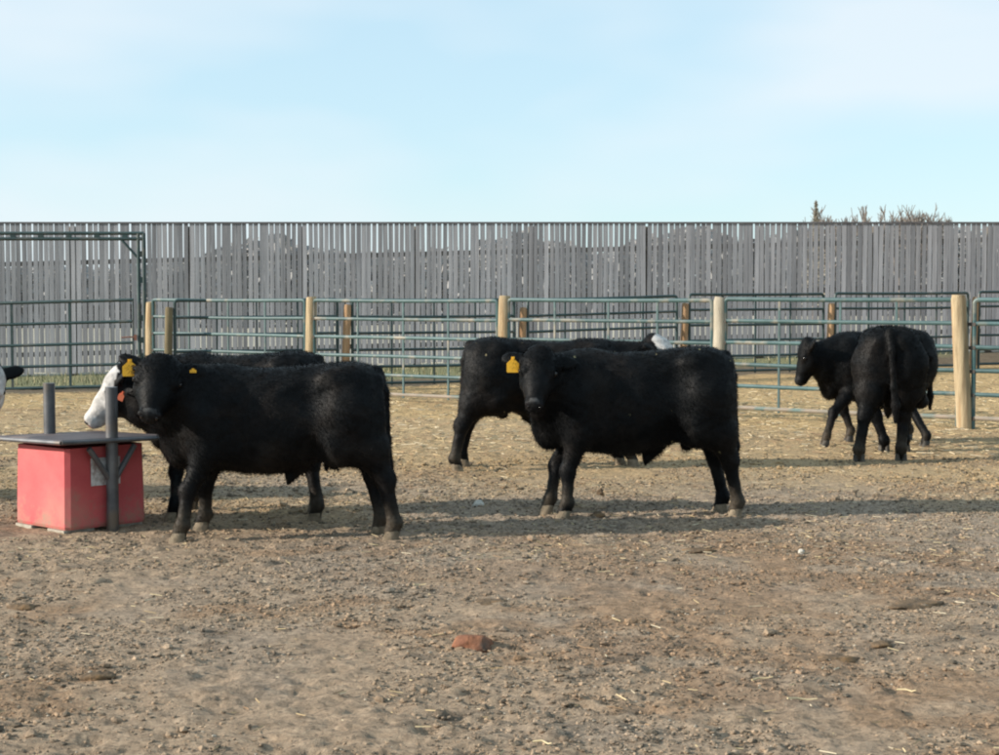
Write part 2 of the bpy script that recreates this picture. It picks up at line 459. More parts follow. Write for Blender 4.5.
n4 = noise_node(33, 3, 0.5); r4 = rng(n4, 0.57, 0.66, 0.0, 0.62)   # dark crumbs
mx2 = N.new('ShaderNodeMix'); mx2.data_type = 'RGBA'; mx2.inputs['B'].default_value = (0.11, 0.09, 0.068, 1)
L.new(r4.outputs[0], mx2.inputs['Factor']); L.new(mx.outputs['Result'], mx2.inputs['A'])
L.new(mx2.outputs['Result'], B.inputs['Base Color'])
B.inputs['Roughness'].default_value = 0.95; B.inputs['Specular IOR Level'].default_value = 0.15
nb = noise_node(38, 9, 0.72)
bp = N.new('ShaderNodeBump'); bp.inputs['Strength'].default_value = 0.9; bp.inputs['Distance'].default_value = 0.02
L.new(nb.outputs['Fac'], bp.inputs['Height']); L.new(bp.outputs['Normal'], B.inputs['Normal'])
M['soil'] = m
ground = obj('ground', mesh_np('ground', V, Fq, m, True, ground_color(V[:, 0], V[:, 1])))
tag(ground, kind='structure')

# ------------------------------------------------------------------ clods, straw, grass
ICO_T = (1 + 5 ** .5) / 2
ICO_V = np.array([(-1, ICO_T, 0), (1, ICO_T, 0), (-1, -ICO_T, 0), (1, -ICO_T, 0), (0, -1, ICO_T), (0, 1, ICO_T), (0, -1, -ICO_T), (0, 1, -ICO_T),
                  (ICO_T, 0, -1), (ICO_T, 0, 1), (-ICO_T, 0, -1), (-ICO_T, 0, 1)]) / math.sqrt(1 + ICO_T ** 2)
ICO_F = np.array([(0, 11, 5), (0, 5, 1), (0, 1, 7), (0, 7, 10), (0, 10, 11), (1, 5, 9), (5, 11, 4), (11, 10, 2), (10, 7, 6), (7, 1, 8),
                  (3, 9, 4), (3, 4, 2), (3, 2, 6), (3, 6, 8), (3, 8, 9), (4, 9, 5), (2, 4, 11), (6, 2, 10), (8, 6, 7), (9, 8, 1)])

def in_view(n, y0, y1, power=1.0, spread=0.36):
    """random places in the wedge of yard in front of the camera"""
    y = (y0 ** power + RNG.random(n) * (y1 ** power - y0 ** power)) ** (1 / power)
    x = (RNG.random(n) * 2 - 1) * spread * y
    return x, y

x, y = in_view(150000, 4.6, 16.0, 1.0, 0.47)
dens = 0.5 * vnoise(x, y, 0.8, 1) + 0.5 * vnoise(x, y, 3.0, 6)
keep = RNG.random(len(x)) < smooth(0.18, 0.62, dens)
x, y = x[keep], y[keep]
n = len(x)
r = 0.0041 * np.exp(RNG.normal(0, 0.5, n)) * (0.8 + 0.035 * y)
r = np.minimum(r, 0.034)
sh = np.stack([0.8 + 0.7 * RNG.random(n), 0.8 + 0.7 * RNG.random(n), 0.5 + 0.4 * RNG.random(n)], -1)
ang = RNG.random(n) * 6.283
jit = 1 + 0.55 * (RNG.random((n, 12)) - 0.5)
P = ICO_V[None] * jit[..., None] * sh[:, None, :] * r[:, None, None]
ca, sa = np.cos(ang)[:, None], np.sin(ang)[:, None]
P = np.stack([P[..., 0] * ca - P[..., 1] * sa, P[..., 0] * sa + P[..., 1] * ca, P[..., 2]], -1)
P += np.stack([x, y, gz(x, y) + 0.25 * r], -1)[:, None, :]
base = ground_color(x, y)
k = RNG.random(n)
colr = base * (0.62 + 0.55 * RNG.random(n))[:, None]
colr = np.where(((k > 0.96) & (r < .010))[:, None], np.array([0.36, 0.31, 0.245]), colr)
colr = np.where((k < 0.22)[:, None], np.array([0.125, 0.102, 0.076]), colr)
Fi = (ICO_F[None] + (np.arange(n) * 12)[:, None, None]).reshape(-1, 3)
o = obj('clods', mesh_np('clods', P.reshape(-1, 3), Fi, M['clod'], False, np.repeat(colr, 12, 0)))
tag(o, 'small grey and brown clods of dry soil strewn over the yard', 'clods', kind='stuff')

def straw(name, label, x, y, lmin, lmax, cols, wid=0.0035):
    n = len(x)
    Ln = lmin + (lmax - lmin) * RNG.random(n) ** 2.2
    a = RNG.random(n) * 6.283
    d = np.stack([np.cos(a), np.sin(a), 0.25 * (RNG.random(n) - 0.4)], -1)
    s = np.stack([-np.sin(a), np.cos(a), np.zeros(n)], -1)
    c = np.stack([x, y, gz(x, y) + 0.010], -1)
    h = d * (Ln / 2)[:, None]; w = s * (wid * (0.6 + 0.9 * RNG.random(n)))[:, None]
    up = np.array([0, 0, 1.0]) * wid
    P = np.stack([c - h - w, c - h + w, c + h + w * .6, c + h - w * .6, c - h + up, c + h + up], 1)
    f = np.array([(0, 3, 5, 4), (4, 5, 2, 1), (0, 1, 2, 3)])
    Fi = (f[None] + (np.arange(n) * 6)[:, None, None]).reshape(-1, 4)
    ci = np.array(cols)[RNG.integers(0, len(cols), n)] * (0.7 + 0.5 * RNG.random(n))[:, None]
    o = obj(name, mesh_np(name, P.reshape(-1, 3), Fi, M['litter'], False, np.repeat(ci, 6, 0)))
    return tag(o, label, 'straw', kind='stuff')

SC = [(0.42, 0.32, 0.18), (0.46, 0.37, 0.22), (0.34, 0.25, 0.14), (0.26, 0.17, 0.10), (0.48, 0.41, 0.29)]
x1, y1 = in_view(330, 4.6, 10, 1.0)
x2, y2 = in_view(6800, 9.5, 17, 1.0, .47)
x3, y3 = in_view(14500, 16, 30, 1.0, .47)
kp = RNG.random(6800) < smooth(0.3, 0.7, vnoise(x2, y2, 0.7, 7)); x2, y2 = x2[kp], y2[kp]
kp = fence_w(x3, y3) < 0.2; x3, y3 = x3[kp], y3[kp]
straw('straw_litter', 'loose bits of yellow straw scattered over the dirt yard', np.r_[x1, x2], np.r_[y1, y2], 0.012, 0.085, SC, 0.003)
straw('straw_bedding', 'pale straw bedding spread along the pipe fences', x3, y3, 0.03, 0.18, SC, 0.006)

n = 9000
x = -16.5 + 31 * RNG.random(n); y = 28 + 6.2 * RNG.random(n)
kp = (fence_w(x, y) > 1.7 + 1.2 * RNG.random(n)) & (vnoise(x, y, 1.3, 3) + .4 * RNG.random(n) > .45); x, y = x[kp], y[kp]; n = len(x)
hgt = 0.05 + 0.13 * RNG.random(n); a = RNG.random(n) * 6.283
b0 = np.stack([x, y, gz(x, y) - 0.01], -1); s = np.stack([np.cos(a), np.sin(a), 0 * a], -1) * 0.011
tip = b0 + np.stack([0.10 * (RNG.random(n) - .5), 0.10 * (RNG.random(n) - .5), hgt], -1)
P = np.stack([b0 - s, b0 + s, tip], 1)
gcol = np.where((RNG.random(n) > .45)[:, None], np.array([0.16, 0.165, 0.085]), np.array([0.32, 0.28, 0.17]))
o = obj('grass', mesh_np('grass', P.reshape(-1, 3), np.arange(3 * n).reshape(-1, 3), M['blade'], False, np.repeat(gcol, 3, 0)))
tag(o, 'short green and dry grass along the foot of the board windbreak', 'grass', kind='stuff')

# ------------------------------------------------------------------ windbreak of upright boards
WY = 34.0
KW = F / WY
wx0, wx1 = -17.0, 15.2
wb = thing('board_windbreak', 'tall weathered grey windbreak of upright boards behind the pens', 'fence', (0, WY, 0))
WTOP = at_depth(500, 222.5, WY).z
unit_boards = []
for i in range(8):
    b = MB(); w = 0.0440 + 0.0020 * (i % 4)
    mid = [random.uniform(-.006, .006) for _ in range(3)]
    for lv, z in enumerate((0, .35, .7, 1.0)):
        dx = ([0] + mid)[lv]
        for (px, py) in ((-w, -.011), (w, -.011), (w, .011), (-w, .011)): b.V.append(Vector((px + dx, py, z)))
    for lv in range(3):
        for k in range(4):
            q = (k + 1) % 4; b.F.append((lv * 4 + k, lv * 4 + q, lv * 4 + 4 + q, lv * 4 + 4 + k))
    b.F += [(3, 2, 1, 0), (12, 13, 14, 15)]
    unit_boards.append(b.mesh('board', M['board']))
bx = wx0; nb_ = 0
while bx < wx1 and nb_ < 296:
    zb = float(lay(bx, WY)) + random.uniform(0.03, 0.10)
    zt = WTOP - random.uniform(0.0, 0.014)
    obj('board', random.choice(unit_boards), wb, (bx, 0, zb), (0, random.uniform(-.0035, .0035), random.uniform(-.05, .05)), (1, 1, zt - zb))
    bx += random.choice((0.109, 0.111, 0.113, 0.115, 0.118)) + (0.008 if random.random() < .10 else 0); nb_ += 1
def slope_bar(name, h0, h1, y0, y1, mat, level=None):
    b = MB(); n = 14
    for i in range(n + 1):
        X = wx0 + (bx - wx0) * i / n
        base = level if level is not None else float(lay(X, WY))
        for (yy, hh) in ((y0, h0), (y1, h0), (y1, h1), (y0, h1)): b.V.append(Vector((X, yy, base + hh)))
    for i in range(n):
        for k in range(4):
            q = (k + 1) % 4; b.F.append((i * 4 + q, i * 4 + k, i * 4 + 4 + k, i * 4 + 4 + q))
    b.F += [(0, 1, 2, 3), (n * 4 + 3, n * 4 + 2, n * 4 + 1, n * 4)]
    return b.build(name, mat, wb)
slope_bar('cap_rail', -0.028, 0.012, -0.030, -0.013, M['cap'], WTOP)
for h in (0.42, 1.38, 2.35): slope_bar('stringer', h, h + 0.10, 0.016, 0.055, M['stringer'])
X = wx0 + 0.6
while X < bx:
    b = MB(); b.tube([(0, 0, -0.3), (0, 0, WTOP - 0.08 - float(lay(X, WY)))], [0.085, 0.075], 10)
    b.build('post', M['stringer'], wb, True, loc=(X, 0.145, float(lay(X, WY)))); X += 2.44

# ------------------------------------------------------------------ pipe fences
def kfront(px): return 68.5 + 0.0297 * (px - 500)
def front_at(px):
    return on_ground(px, HORIZON + 1.6 * kfront(px))
A0, A1 = front_at(150), front_at(965)
fdir = (A1 - A0).normalized()
fpx = [150, 310, 503, 718, 965]
fposts = [front_at(p) for p in fpx]
fposts.append(fposts[-1] + fdir * (fposts[-1] - fposts[-2]).length)

def fence_post(name, p, top, r, mat, label, lean=(0, 0), group=None):
    z0 = g1(p.x, p.y); b = MB()
    hs = [0, .25, .5, .75, .97, 1.0]
    pts = []; rad = []
    for i, h in enumerate(hs):
        pts.append((lean[0] * h + random.uniform(-.006, .006), lean[1] * h + random.uniform(-.006, .006), -0.12 + (top + 0.12) * h))
        rad.append(r * (1.04 - 0.10 * h) * (0.90 if h == 1.0 else 1))
    b.tube(pts, rad, 12)
    o = b.build(name, mat, None, True, loc=(p.x, p.y, z0))
    return tag(o, label, 'post', group)

flab = ['tan wooden post beside the tall gate frame', 'tan wooden fence post above the front left bull',
        'pale wooden fence post behind the white-faced bull standing in the middle', 'greyish wooden fence post just behind the rump of the centre bull',
        'thick tan wooden post at right, standing full length in front of the pen', 'wooden post ending the pipe fence past the right edge']
ftop = [z for z in (at_depth(150, 302, fposts[0].y).z, at_depth(310, 297, fposts[1].y).z, at_depth(503, 296, fposts[2].y).z, at_depth(718, 297.5, fposts[3].y).z, at_depth(965, 294.5, fposts[4].y).z, 1.62)]
for i, p in enumerate(fposts[:-1]):
    fence_post('fence_post', p + Vector((0, -0.0, 0)), ftop[i], [.088, .09, .092, .098, .097, .095][i], M['post_grey'] if i == 3 else M['post'], flab[i],
               (-0.10, 0) if i == 4 else (0.03, 0), 'wooden posts of the near pipe fence')

def pipe_panel(p0, p1, top0, top1, mat, label, group, spacing=0.286, nr=6, r=0.026, uprights=3, dust=None, brackets=False):
    """a welded pipe panel between two ground points; each rail, upright and the bent end frame is a part"""
    d = (p1 - p0); d.z = 0
    Ln = d.length; dirv = d.normalized()
    root = thing('pipe_fence', label, 'fence', (p0.x, p0.y, 0), math.atan2(dirv.y, dirv.x), group)
    def zt(s): return top0 + (top1 - top0) * s / Ln
    e = 0.02; R = 0.05
    for i in range(1, nr):
        dz = i * spacing; b = MB()
        sag = random.uniform(-.012, .006)
        b.tube([(e + (Ln - 2 * e) * t, 0, zt(Ln * t) - dz + sag * math.sin(math.pi * t)) for t in (0, .25, .5, .75, 1)], r, 8)
        b.build('rail', dust if (dust and i == nr - 1) else mat, root, True)
    b = MB(); pts = [(e, 0, g1(p0.x, p0.y) - 0.02)]
    for a in range(0, 91, 30):
        pts.append((e + R - R * math.cos(math.radians(a)), 0, zt(0) - R + R * math.sin(math.radians(a))))
    for t in (.3, .5, .7): pts.append((Ln * t, 0, zt(Ln * t) - 0.008 * math.sin(math.pi * t)))
    for a in range(90, -1, -30):
        pts.append((Ln - e - R + R * math.cos(math.radians(a)), 0, zt(Ln) - R + R * math.sin(math.radians(a))))
    pts.append((Ln - e, 0, g1(p1.x, p1.y) - 0.02))
    b.tube(pts, r * 1.12, 8); b.build('end_frame', mat, root, True)
    for i in range(1, nr) if brackets else ():
        b = MB(); zz = zt(0) - i * spacing
        b.box(-.075, -.03, zz - .03, .045, .03, zz + .012); b.build('bracket', M['rusty_dark'], root)
    for i in range(uprights):
        s = Ln * (i + 1) / (uprights + 1) + random.uniform(-.05, .05)
        b = MB(); b.box(s - .013, -.012, zt(s) - (nr - 1) * spacing - .05, s + .013, .012, zt(s) + 0.004)
        b.build('upright', mat, root)
    return root

inset = 0.075
side = Vector((fdir.y, -fdir.x, 0)) * -0.0
plab = ['teal pipe fence panel between the tall gate frame and the next tan post', 'teal pipe fence panel spanning behind the front left bull and the bare dirt',
        'teal pipe fence panel directly behind the heads of the two middle bulls', 'teal pipe fence panel behind the two bulls at right',
        'teal pipe fence panel running out of the picture past the thick right post']
for i in range(5):
    a, b_ = fposts[i] + fdir * inset, fposts[i + 1] - fdir * inset
    t = [1.552, 1.548, 1.56, 1.572, 1.565][i]
    pipe_panel(a, b_, t, t - 0.004, M['teal'], plab[i], 'near row of teal pipe panels', dust=M['teal_dust'], uprights=3, brackets=True)

def kback(px):
    return float(np.interp(px, [100, 190, 400, 780, 970, 1130], [60.8, 60, 58.2, 53, 50.7, 48.9]))
bpx = [167, 345, 521, 683, 829, 973, 1112]
def back_at(px):
    Y = F / kback(px); q = at_depth(px, 340, Y); q.z = 0; return q
bposts = [back_at(p) for p in bpx]
btop_y = [307, 305, 308, 303.5, 303.5, 297.5, 300]
blab = ['short olive brown post in the far fence, right of the pale gatepost', 'short reddish post in the far fence behind the left bull\'s rump',
        'reddish post in the far fence just right of the pale middle post', 'slim orange-tan post in the far fence behind the half hidden white face',
        'slim orange-tan post in the far fence above the right-hand bull\'s shoulders', 'slim reddish post in the far fence, right behind the thick tan post']
for i in range(6):
    fence_post('fence_post', bposts[i], at_depth(bpx[i], btop_y[i], bposts[i].y).z - float(lay(bposts[i].x, bposts[i].y)), 0.068, M['post_olive'] if i == 0 else M['post_orange'], blab[i],
               (0.04, 0), 'slim posts of the far pipe fence')
blab2 = ['dark green far pipe panel running behind the front left bull', 'dark green far pipe panel behind the gap between the left and middle bulls',
         'dark green far pipe panel behind the heads of the middle bulls', 'dark green far pipe panel behind the rump of the centre bull',
         'dark green far pipe panel behind the two right bulls', 'dark green far pipe panel past the thick post at the right edge']
btops = [(300.5, 299.5), (300, 299.5), (300, 296), (294.5, 294), (293.5, 293), (292, 291)]
for i in range(6):
    a, b_ = bposts[i], bposts[i + 1]
    dv = (b_ - a).normalized()
    a, b_ = a + dv * .11, b_ - dv * .11
    t0, t1 = at_depth(bpx[i], btops[i][0], a.y).z, at_depth(bpx[i + 1], btops[i][1], b_.y).z
    pipe_panel(a, b_, t0, t1, M['green'], blab2[i], 'far row of dark green pipe panels', spacing=0.284, r=0.024, uprights=3)

# ------------------------------------------------------------------ gate and its tall frame at the left
GYD = F / 58.0
gl, gr = at_depth(-78, 345, GYD), at_depth(133.5, 342, GYD)
gate = thing('pipe_gate', 'wide dark green five-bar pipe gate at the left edge', 'gate', (gl.x, GYD, 0))
gate_z = [at_depth(0, yy, GYD).z for yy in (303.3, 324.7, 346.0, 367.3, 389.0)]
GL = gr.x - gl.x
def gz_at(s, i):                                     # the gate hangs a little uphill to the right
    x0 = at_depth(0, 300, GYD).x - gl.x
    return gate_z[i] + (s - x0) * (3.4 / 133.5)
for i in range(1, 4):
    b = MB(); b.tube([(0.02, 0, gz_at(0, i)), (GL - 0.02, 0, gz_at(GL, i))], 0.026, 8); b.build('rail', M['green'], gate, True)
b = MB(); R = .06
b.tube([(0, 0, gz_at(0, 4)), (0, 0, gz_at(0, 0)), (GL, 0, gz_at(GL, 0)), (GL, 0, gz_at(GL, 4)), (0.0, 0, gz_at(0, 4))], 0.03, 8)
b.build('outer_frame', M['green'], gate, True)
for px in (-46, 12, 70):
    s = at_depth(px, 340, GYD).x - gl.x
    b = MB(); b.box(s - .02, -.013, gz_at(s, 4), s + .02, .013, gz_at(s, 0)); b.build('upright', M['green'], gate)
b = MB()
zl = at_depth(128, 337.5, GYD).z
b.tube([(GL - 0.20, -.035, zl), (GL - 0.05, -.04, zl + .01), (GL + .055, -.035, zl + .005)], 0.014, 6); b.box(GL + .02, -.05, zl - .05, GL + .065, -.012, zl + .05)
b.build('latch', M['rust'], gate)

fr = thing('gate_frame', 'tall dark green pipe frame arching over the gate', 'gate frame', (0, GYD, 0))
xr0, xr1 = at_depth(139, 300, GYD).x, at_depth(144.6, 300, GYD).x
xl0, xl1 = at_depth(-84, 300, GYD).x, at_depth(-89.6, 300, GYD).x
zt0, zt1 = at_depth(100, 233.3, GYD).z, at_depth(100, 238.8, GYD).z
for xx in (xr0, xr1, xl0, xl1):
    b = MB(); b.tube([(xx, 0, g1(xx, GYD) - .05), (xx, 0, zt0)], 0.031, 10); b.build('upright', M['green'], fr, True)
for zz in (zt0, zt1):
    b = MB(); b.tube([(xl1, 0.0, zz), (xr1, 0, zz)], 0.030, 8); b.build('header', M['green'], fr, True)
for px in range(-74, 135, 28):
    xx = at_depth(px + 3, 236, GYD).x
    b = MB(); b.box(xx - .045, -.02, zt1, xx + .045, .02, zt0); b.build('spacer', M['green'], fr)
for px, py, qx, qy in ((121, 239, 139, 259), (-66, 239, -84, 259)):
    b = MB(); p, q = at_depth(px, py, GYD), at_depth(qx, qy, GYD)
    b.tube([(p.x, 0, p.z), (q.x, 0, q.z)], 0.022, 8); b.build('brace', M['green'], fr, True)
for yy in (254, 280, 318, 340, 356, 375):
    z_ = at_depth(142, yy, GYD).z
    b = MB(); b.box(xr0, -.018, z_ - .05, xr1, .018, z_ + .05); b.build('spacer', M['green'], fr)

# ------------------------------------------------------------------ mineral feeder
fc = Vector((-2.945, 11.2, 0))
fz = g1(fc.x, fc.y)
ax = math.atan2(-0.46, 0.025) + math.pi / 4          # the near corner points at the camera
feeder = thing('mineral_feeder', 'red box mineral feeder with a flat dark lid and pipe posts', 'feeder', (fc.x, fc.y, fz), ax)
# local frame: the two visible faces are +x (right face) and -y (left face)
hb = 0.325; zb0, zb1 = 0.022, 0.575
b = MB()
c = 0.03
ring = [(-hb + c, -hb), (hb - c, -hb), (hb, -hb + c), (hb, hb - c), (hb - c, hb), (-hb + c, hb), (-hb, hb - c), (-hb, -hb + c)]
for z, g in ((zb0, 0.985), (zb0 + .02, 1.0), (zb1, 0.97)):
    for (px, py) in ring: b.V.append(Vector((px * g, py * g, z)))
for lv in range(2):
    for k in range(8):
        q = (k + 1) % 8; b.F.append((lv * 8 + k, lv * 8 + q, lv * 8 + 8 + q, lv * 8 + 8 + k))
b.F += [tuple(reversed(range(8))), tuple(16 + k for k in range(8))]
b.build('tub', M['red'], feeder)
for (px, py, sx, sy) in ((-.2, -.215, .10, .12), (.2, -.215, .10, .12), (-.2, .2, .10, .10), (.2, .2, .10, .10)):
    b = MB(); b.box(px - sx, py - sy, -0.04, px + sx, py + sy, zb0 - .002); b.build('footing_block', M['concrete'], feeder)
hl = 0.44
b = MB()
for (z, g) in ((0.588, .985), (0.594, 1.0), (0.612, 1.0), (0.610, .975)):
    for (px, py) in ((-hl, -hl), (hl, -hl), (hl, hl), (-hl, hl)): b.V.append(Vector((px * g, py * g, z + (0.012 if g < .98 else 0))))
for lv in range(3):
    for k in range(4):
        q = (k + 1) % 4; b.F.append((lv * 4 + k, lv * 4 + q, lv * 4 + 4 + q, lv * 4 + 4 + k))
b.F += [(3, 2, 1, 0), (12, 13, 14, 15)]
lid = b.build('lid', M['lid'], feeder)
lid.rotation_euler = (math.radians(-1.2), math.radians(-1.2), 0)
lid.location = (0, 0, 0.008)
for (a0, a1) in (((-hl, -hl), (hl, -hl)), ((hl, -hl), (hl, hl)), ((hl, hl), (-hl, hl)), ((-hl, hl), (-hl, -hl))):
    b = MB(); b.tube([(a0[0], a0[1], .604), (a1[0], a1[1], .604)], 0.015, 8); b.build('rim', M['steel'], lid, True)
Rl = Matrix.Rotation(-ax, 3, 'Z')
for k, p in enumerate((Vector((hb + .058, 0, 0)), Vector((-hb - .058, 0, 0)))):
    b = MB(); b.tube([(p.x, p.y, -0.08), (p.x, p.y, 0.985)], 0.042, 14)
    po = b.build('pipe_post', M['steel'], feeder, True)
    inx = (hl - 0.07) * (1 if k == 0 else -1)
    for sg in (-1, 1):
        b = MB(); b.tube([(p.x, p.y + sg * 0.03, 0.36), (p.x, p.y + sg * 0.185, 0.575)], 0.021, 8); b.build('brace', M['steel'], po, True)
def face_label():
    b = MB(); b.box(hb + .003, -.135, .31, hb + .007, .10, .50)
    o = b.build('paper_label', M['paper'], feeder); o['label'] = 'torn white paper label behind the pipe post'
face_label()

# ------------------------------------------------------------------ cattle
def surface_nets(Fd, org, h):
    nx, ny, nz = Fd.shape
    neg = Fd < 0
    cs = (nx - 1, ny - 1, nz - 1)
    acc = np.zeros(cs + (3,), np.float32); cnt = np.zeros(cs, np.float32)
    corner = [(i, j, k) for i in (0, 1) for j in (0, 1) for k in (0, 1)]
    def sub(A, c): return A[c[0]:c[0] + cs[0], c[1]:c[1] + cs[1], c[2]:c[2] + cs[2]]
    for a in corner:
        for ax_ in range(3):
            if a[ax_] == 1: continue
            bq = list(a); bq[ax_] = 1
            fa, fb = sub(Fd, a), sub(Fd, bq)
            mk = sub(neg, a) != sub(neg, bq)
            t = np.where(mk, fa / np.where(mk, fa - fb, 1), 0)
            for d in range(3):
                acc[..., d] += np.where(mk, a[d] + (t if d == ax_ else 0), 0)
            cnt += mk
    act = cnt > 0
    idx = -np.ones(cs, np.int32); idx[act] = np.arange(act.sum())
    pos = acc[act] / cnt[act][:, None] + np.argwhere(act)
    Vv = pos * h + org
    quads = []
    for ax_ in range(3):
        sl0 = [slice(None)] * 3; sl1 = [slice(None)] * 3
        sl0[ax_] = slice(0, -1); sl1[ax_] = slice(1, None)
        ch = neg[tuple(sl0)] != neg[tuple(sl1)]
        e = np.argwhere(ch)
        u, v = (ax_ + 1) % 3, (ax_ + 2) % 3
        ok = (e[:, u] > 0) & (e[:, v] > 0) & (e[:, u] < Fd.shape[u] - 1) & (e[:, v] < Fd.shape[v] - 1)
        e = e[ok]
        def g(du, dv):
            q = e.copy(); q[:, u] -= du; q[:, v] -= dv
            return idx[q[:, 0], q[:, 1], q[:, 2]]
        quad = np.stack([g(1, 1), g(0, 1), g(0, 0), g(1, 0)], -1)
        flip = ~neg[e[:, 0], e[:, 1], e[:, 2]]
        quad[flip] = quad[flip][:, ::-1]
        quads.append(quad)
    return Vv, np.concatenate(quads)

class Field:
    """signed distance field grown by smooth unions of tapered limbs, ellipsoids and a lofted trunk"""
    def __init__(s, lo, hi, h):
        s.h = h; s.org = np.array(lo, float)
        n = np.ceil((np.array(hi) - s.org) / h).astype(int) + 1
        s.ax = [s.org[i] + h * np.arange(n[i]) for i in range(3)]
        s.F = np.full(n, 0.4, np.float32)
    def _box(s, lo, hi):
        r = []
        for i in range(3):
            a = int(max(0, math.floor((lo[i] - s.org[i]) / s.h))); b = int(min(len(s.ax[i]), math.ceil((hi[i] - s.org[i]) / s.h) + 1))
            r.append(slice(a, max(b, a + 1)))
        X, Y, Z = np.meshgrid(*[s.ax[i][r[i]] for i in range(3)], indexing='ij', sparse=True)
        return tuple(r), X, Y, Z
    def _put(s, r, d, k):
        f = s.F[r]
        hh = np.clip(0.5 + 0.5 * (f - d) / k, 0, 1)
        s.F[r] = f * (1 - hh) + d * hh - k * hh * (1 - hh)
    def limb(s, a, b, ra, rb, k=0.04, wide=1.0):
        a, b = np.array(a, float), np.array(b, float)
        m_ = max(ra, rb) + k + 0.05
        r, X, Y, Z = s._box(np.minimum(a, b) - m_, np.maximum(a, b) + m_)
        ab = b - a; L2 = max(ab @ ab, 1e-9)
        t = np.clip(((X - a[0]) * ab[0] + (Y - a[1]) * ab[1] + (Z - a[2]) * ab[2]) / L2, 0, 1)
        d = np.sqrt((X - a[0] - t * ab[0]) ** 2 + ((Y - a[1] - t * ab[1]) / wide) ** 2 + (Z - a[2] - t * ab[2]) ** 2) - (ra + (rb - ra) * t)
        s._put(r, d, k)
    def ell(s, c, rad, R=None, k=0.05):
        c = np.array(c, float); rad = np.array(rad, float); R = np.eye(3) if R is None else np.array(R)
        m_ = rad.max() + k + 0.05
        r, X, Y, Z = s._box(c - m_, c + m_)
        X, Y, Z = X - c[0], Y - c[1], Z - c[2]
        q = [(X * R[0, i] + Y * R[1, i] + Z * R[2, i]) for i in range(3)]
        k0 = np.sqrt(sum((q[i] / rad[i]) ** 2 for i in range(3))); k1 = np.sqrt(sum((q[i] / rad[i] ** 2) ** 2 for i in range(3)))
        d = k0 * (k0 - 1) / np.maximum(k1, 1e-6)
        s._put(r, d, k)
    def cut(s, c, rad, k):
        c = np.array(c, float); rad = np.array(rad, float); m_ = rad.max() + k + .05
        r, X, Y, Z = s._box(c - m_, c + m_)
        q = [(X - c[0]) / rad[0], (Y - c[1]) / rad[1], (Z - c[2]) / rad[2]]
        k0 = np.sqrt(q[0] ** 2 + q[1] ** 2 + q[2] ** 2); d = -(k0 - 1) * rad.min()
        f = s.F[r]; hh = np.clip(0.5 - 0.5 * (f - d) / k, 0, 1)
        s.F[r] = f * (1 - hh) + d * hh + k * hh * (1 - hh)
    def trunk(s, st, k=0.05):
        st = np.array(st, float)
        r, X, Y, Z = s._box((st[0, 0] - .15, -.5, .2), (st[-1, 0] + .15, .5, 1.45))
        x1 = X.ravel(); xc = np.clip(x1, st[0, 0], st[-1, 0])
        # smooth interpolation of the stations
        fine = np.linspace(st[0, 0], st[-1, 0], 160)
        ker = np.exp(-np.linspace(-2, 2, 19) ** 2); ker /= ker.sum()
        def itp(j):
            v = np.interp(fine, st[:, 0], st[:, j]); v = np.convolve(np.pad(v, 9, mode='edge'), ker, 'valid')
            return np.interp(xc, fine, v)
        top, bot, hw = itp(1), itp(2), itp(3)
        cz = (top * .46 + bot * .54)[:, None, None]; up = (top[:, None, None] - cz); dn = (cz - bot[:, None, None]); hw = hw[:, None, None]
        dz = Z - cz
        a = np.where(dz > 0, up, dn)
        p = 2.35
        q = ((np.abs(Y) / hw) ** p + (np.abs(dz) / a) ** p) ** (1 / p)
        d = (q - 1) * np.minimum(hw, a) * 0.9
        dx = np.abs(x1 - xc)[:, None, None]
        d = np.where(dx > 0, np.sqrt(np.maximum(d, 0) ** 2 + dx ** 2), d)
        s._put(r, d.astype(np.float32), k)

STATIONS = [(-.73, 1.10, .66, .15), (-.70, 1.155, .60, .20), (-.60, 1.19, .60, .24), (-.45, 1.195, .57, .25), (-.25, 1.175, .495, .275),
            (0.0, 1.155, .425, .30), (.22, 1.155, .435, .285), (.42, 1.17, .46, .25), (.56, 1.15, .49, .205), (.68, 1.06, .53, .15), (.76, .95, .64, .08)]

def unit(v): v = np.array(v, float); return v / np.linalg.norm(v)

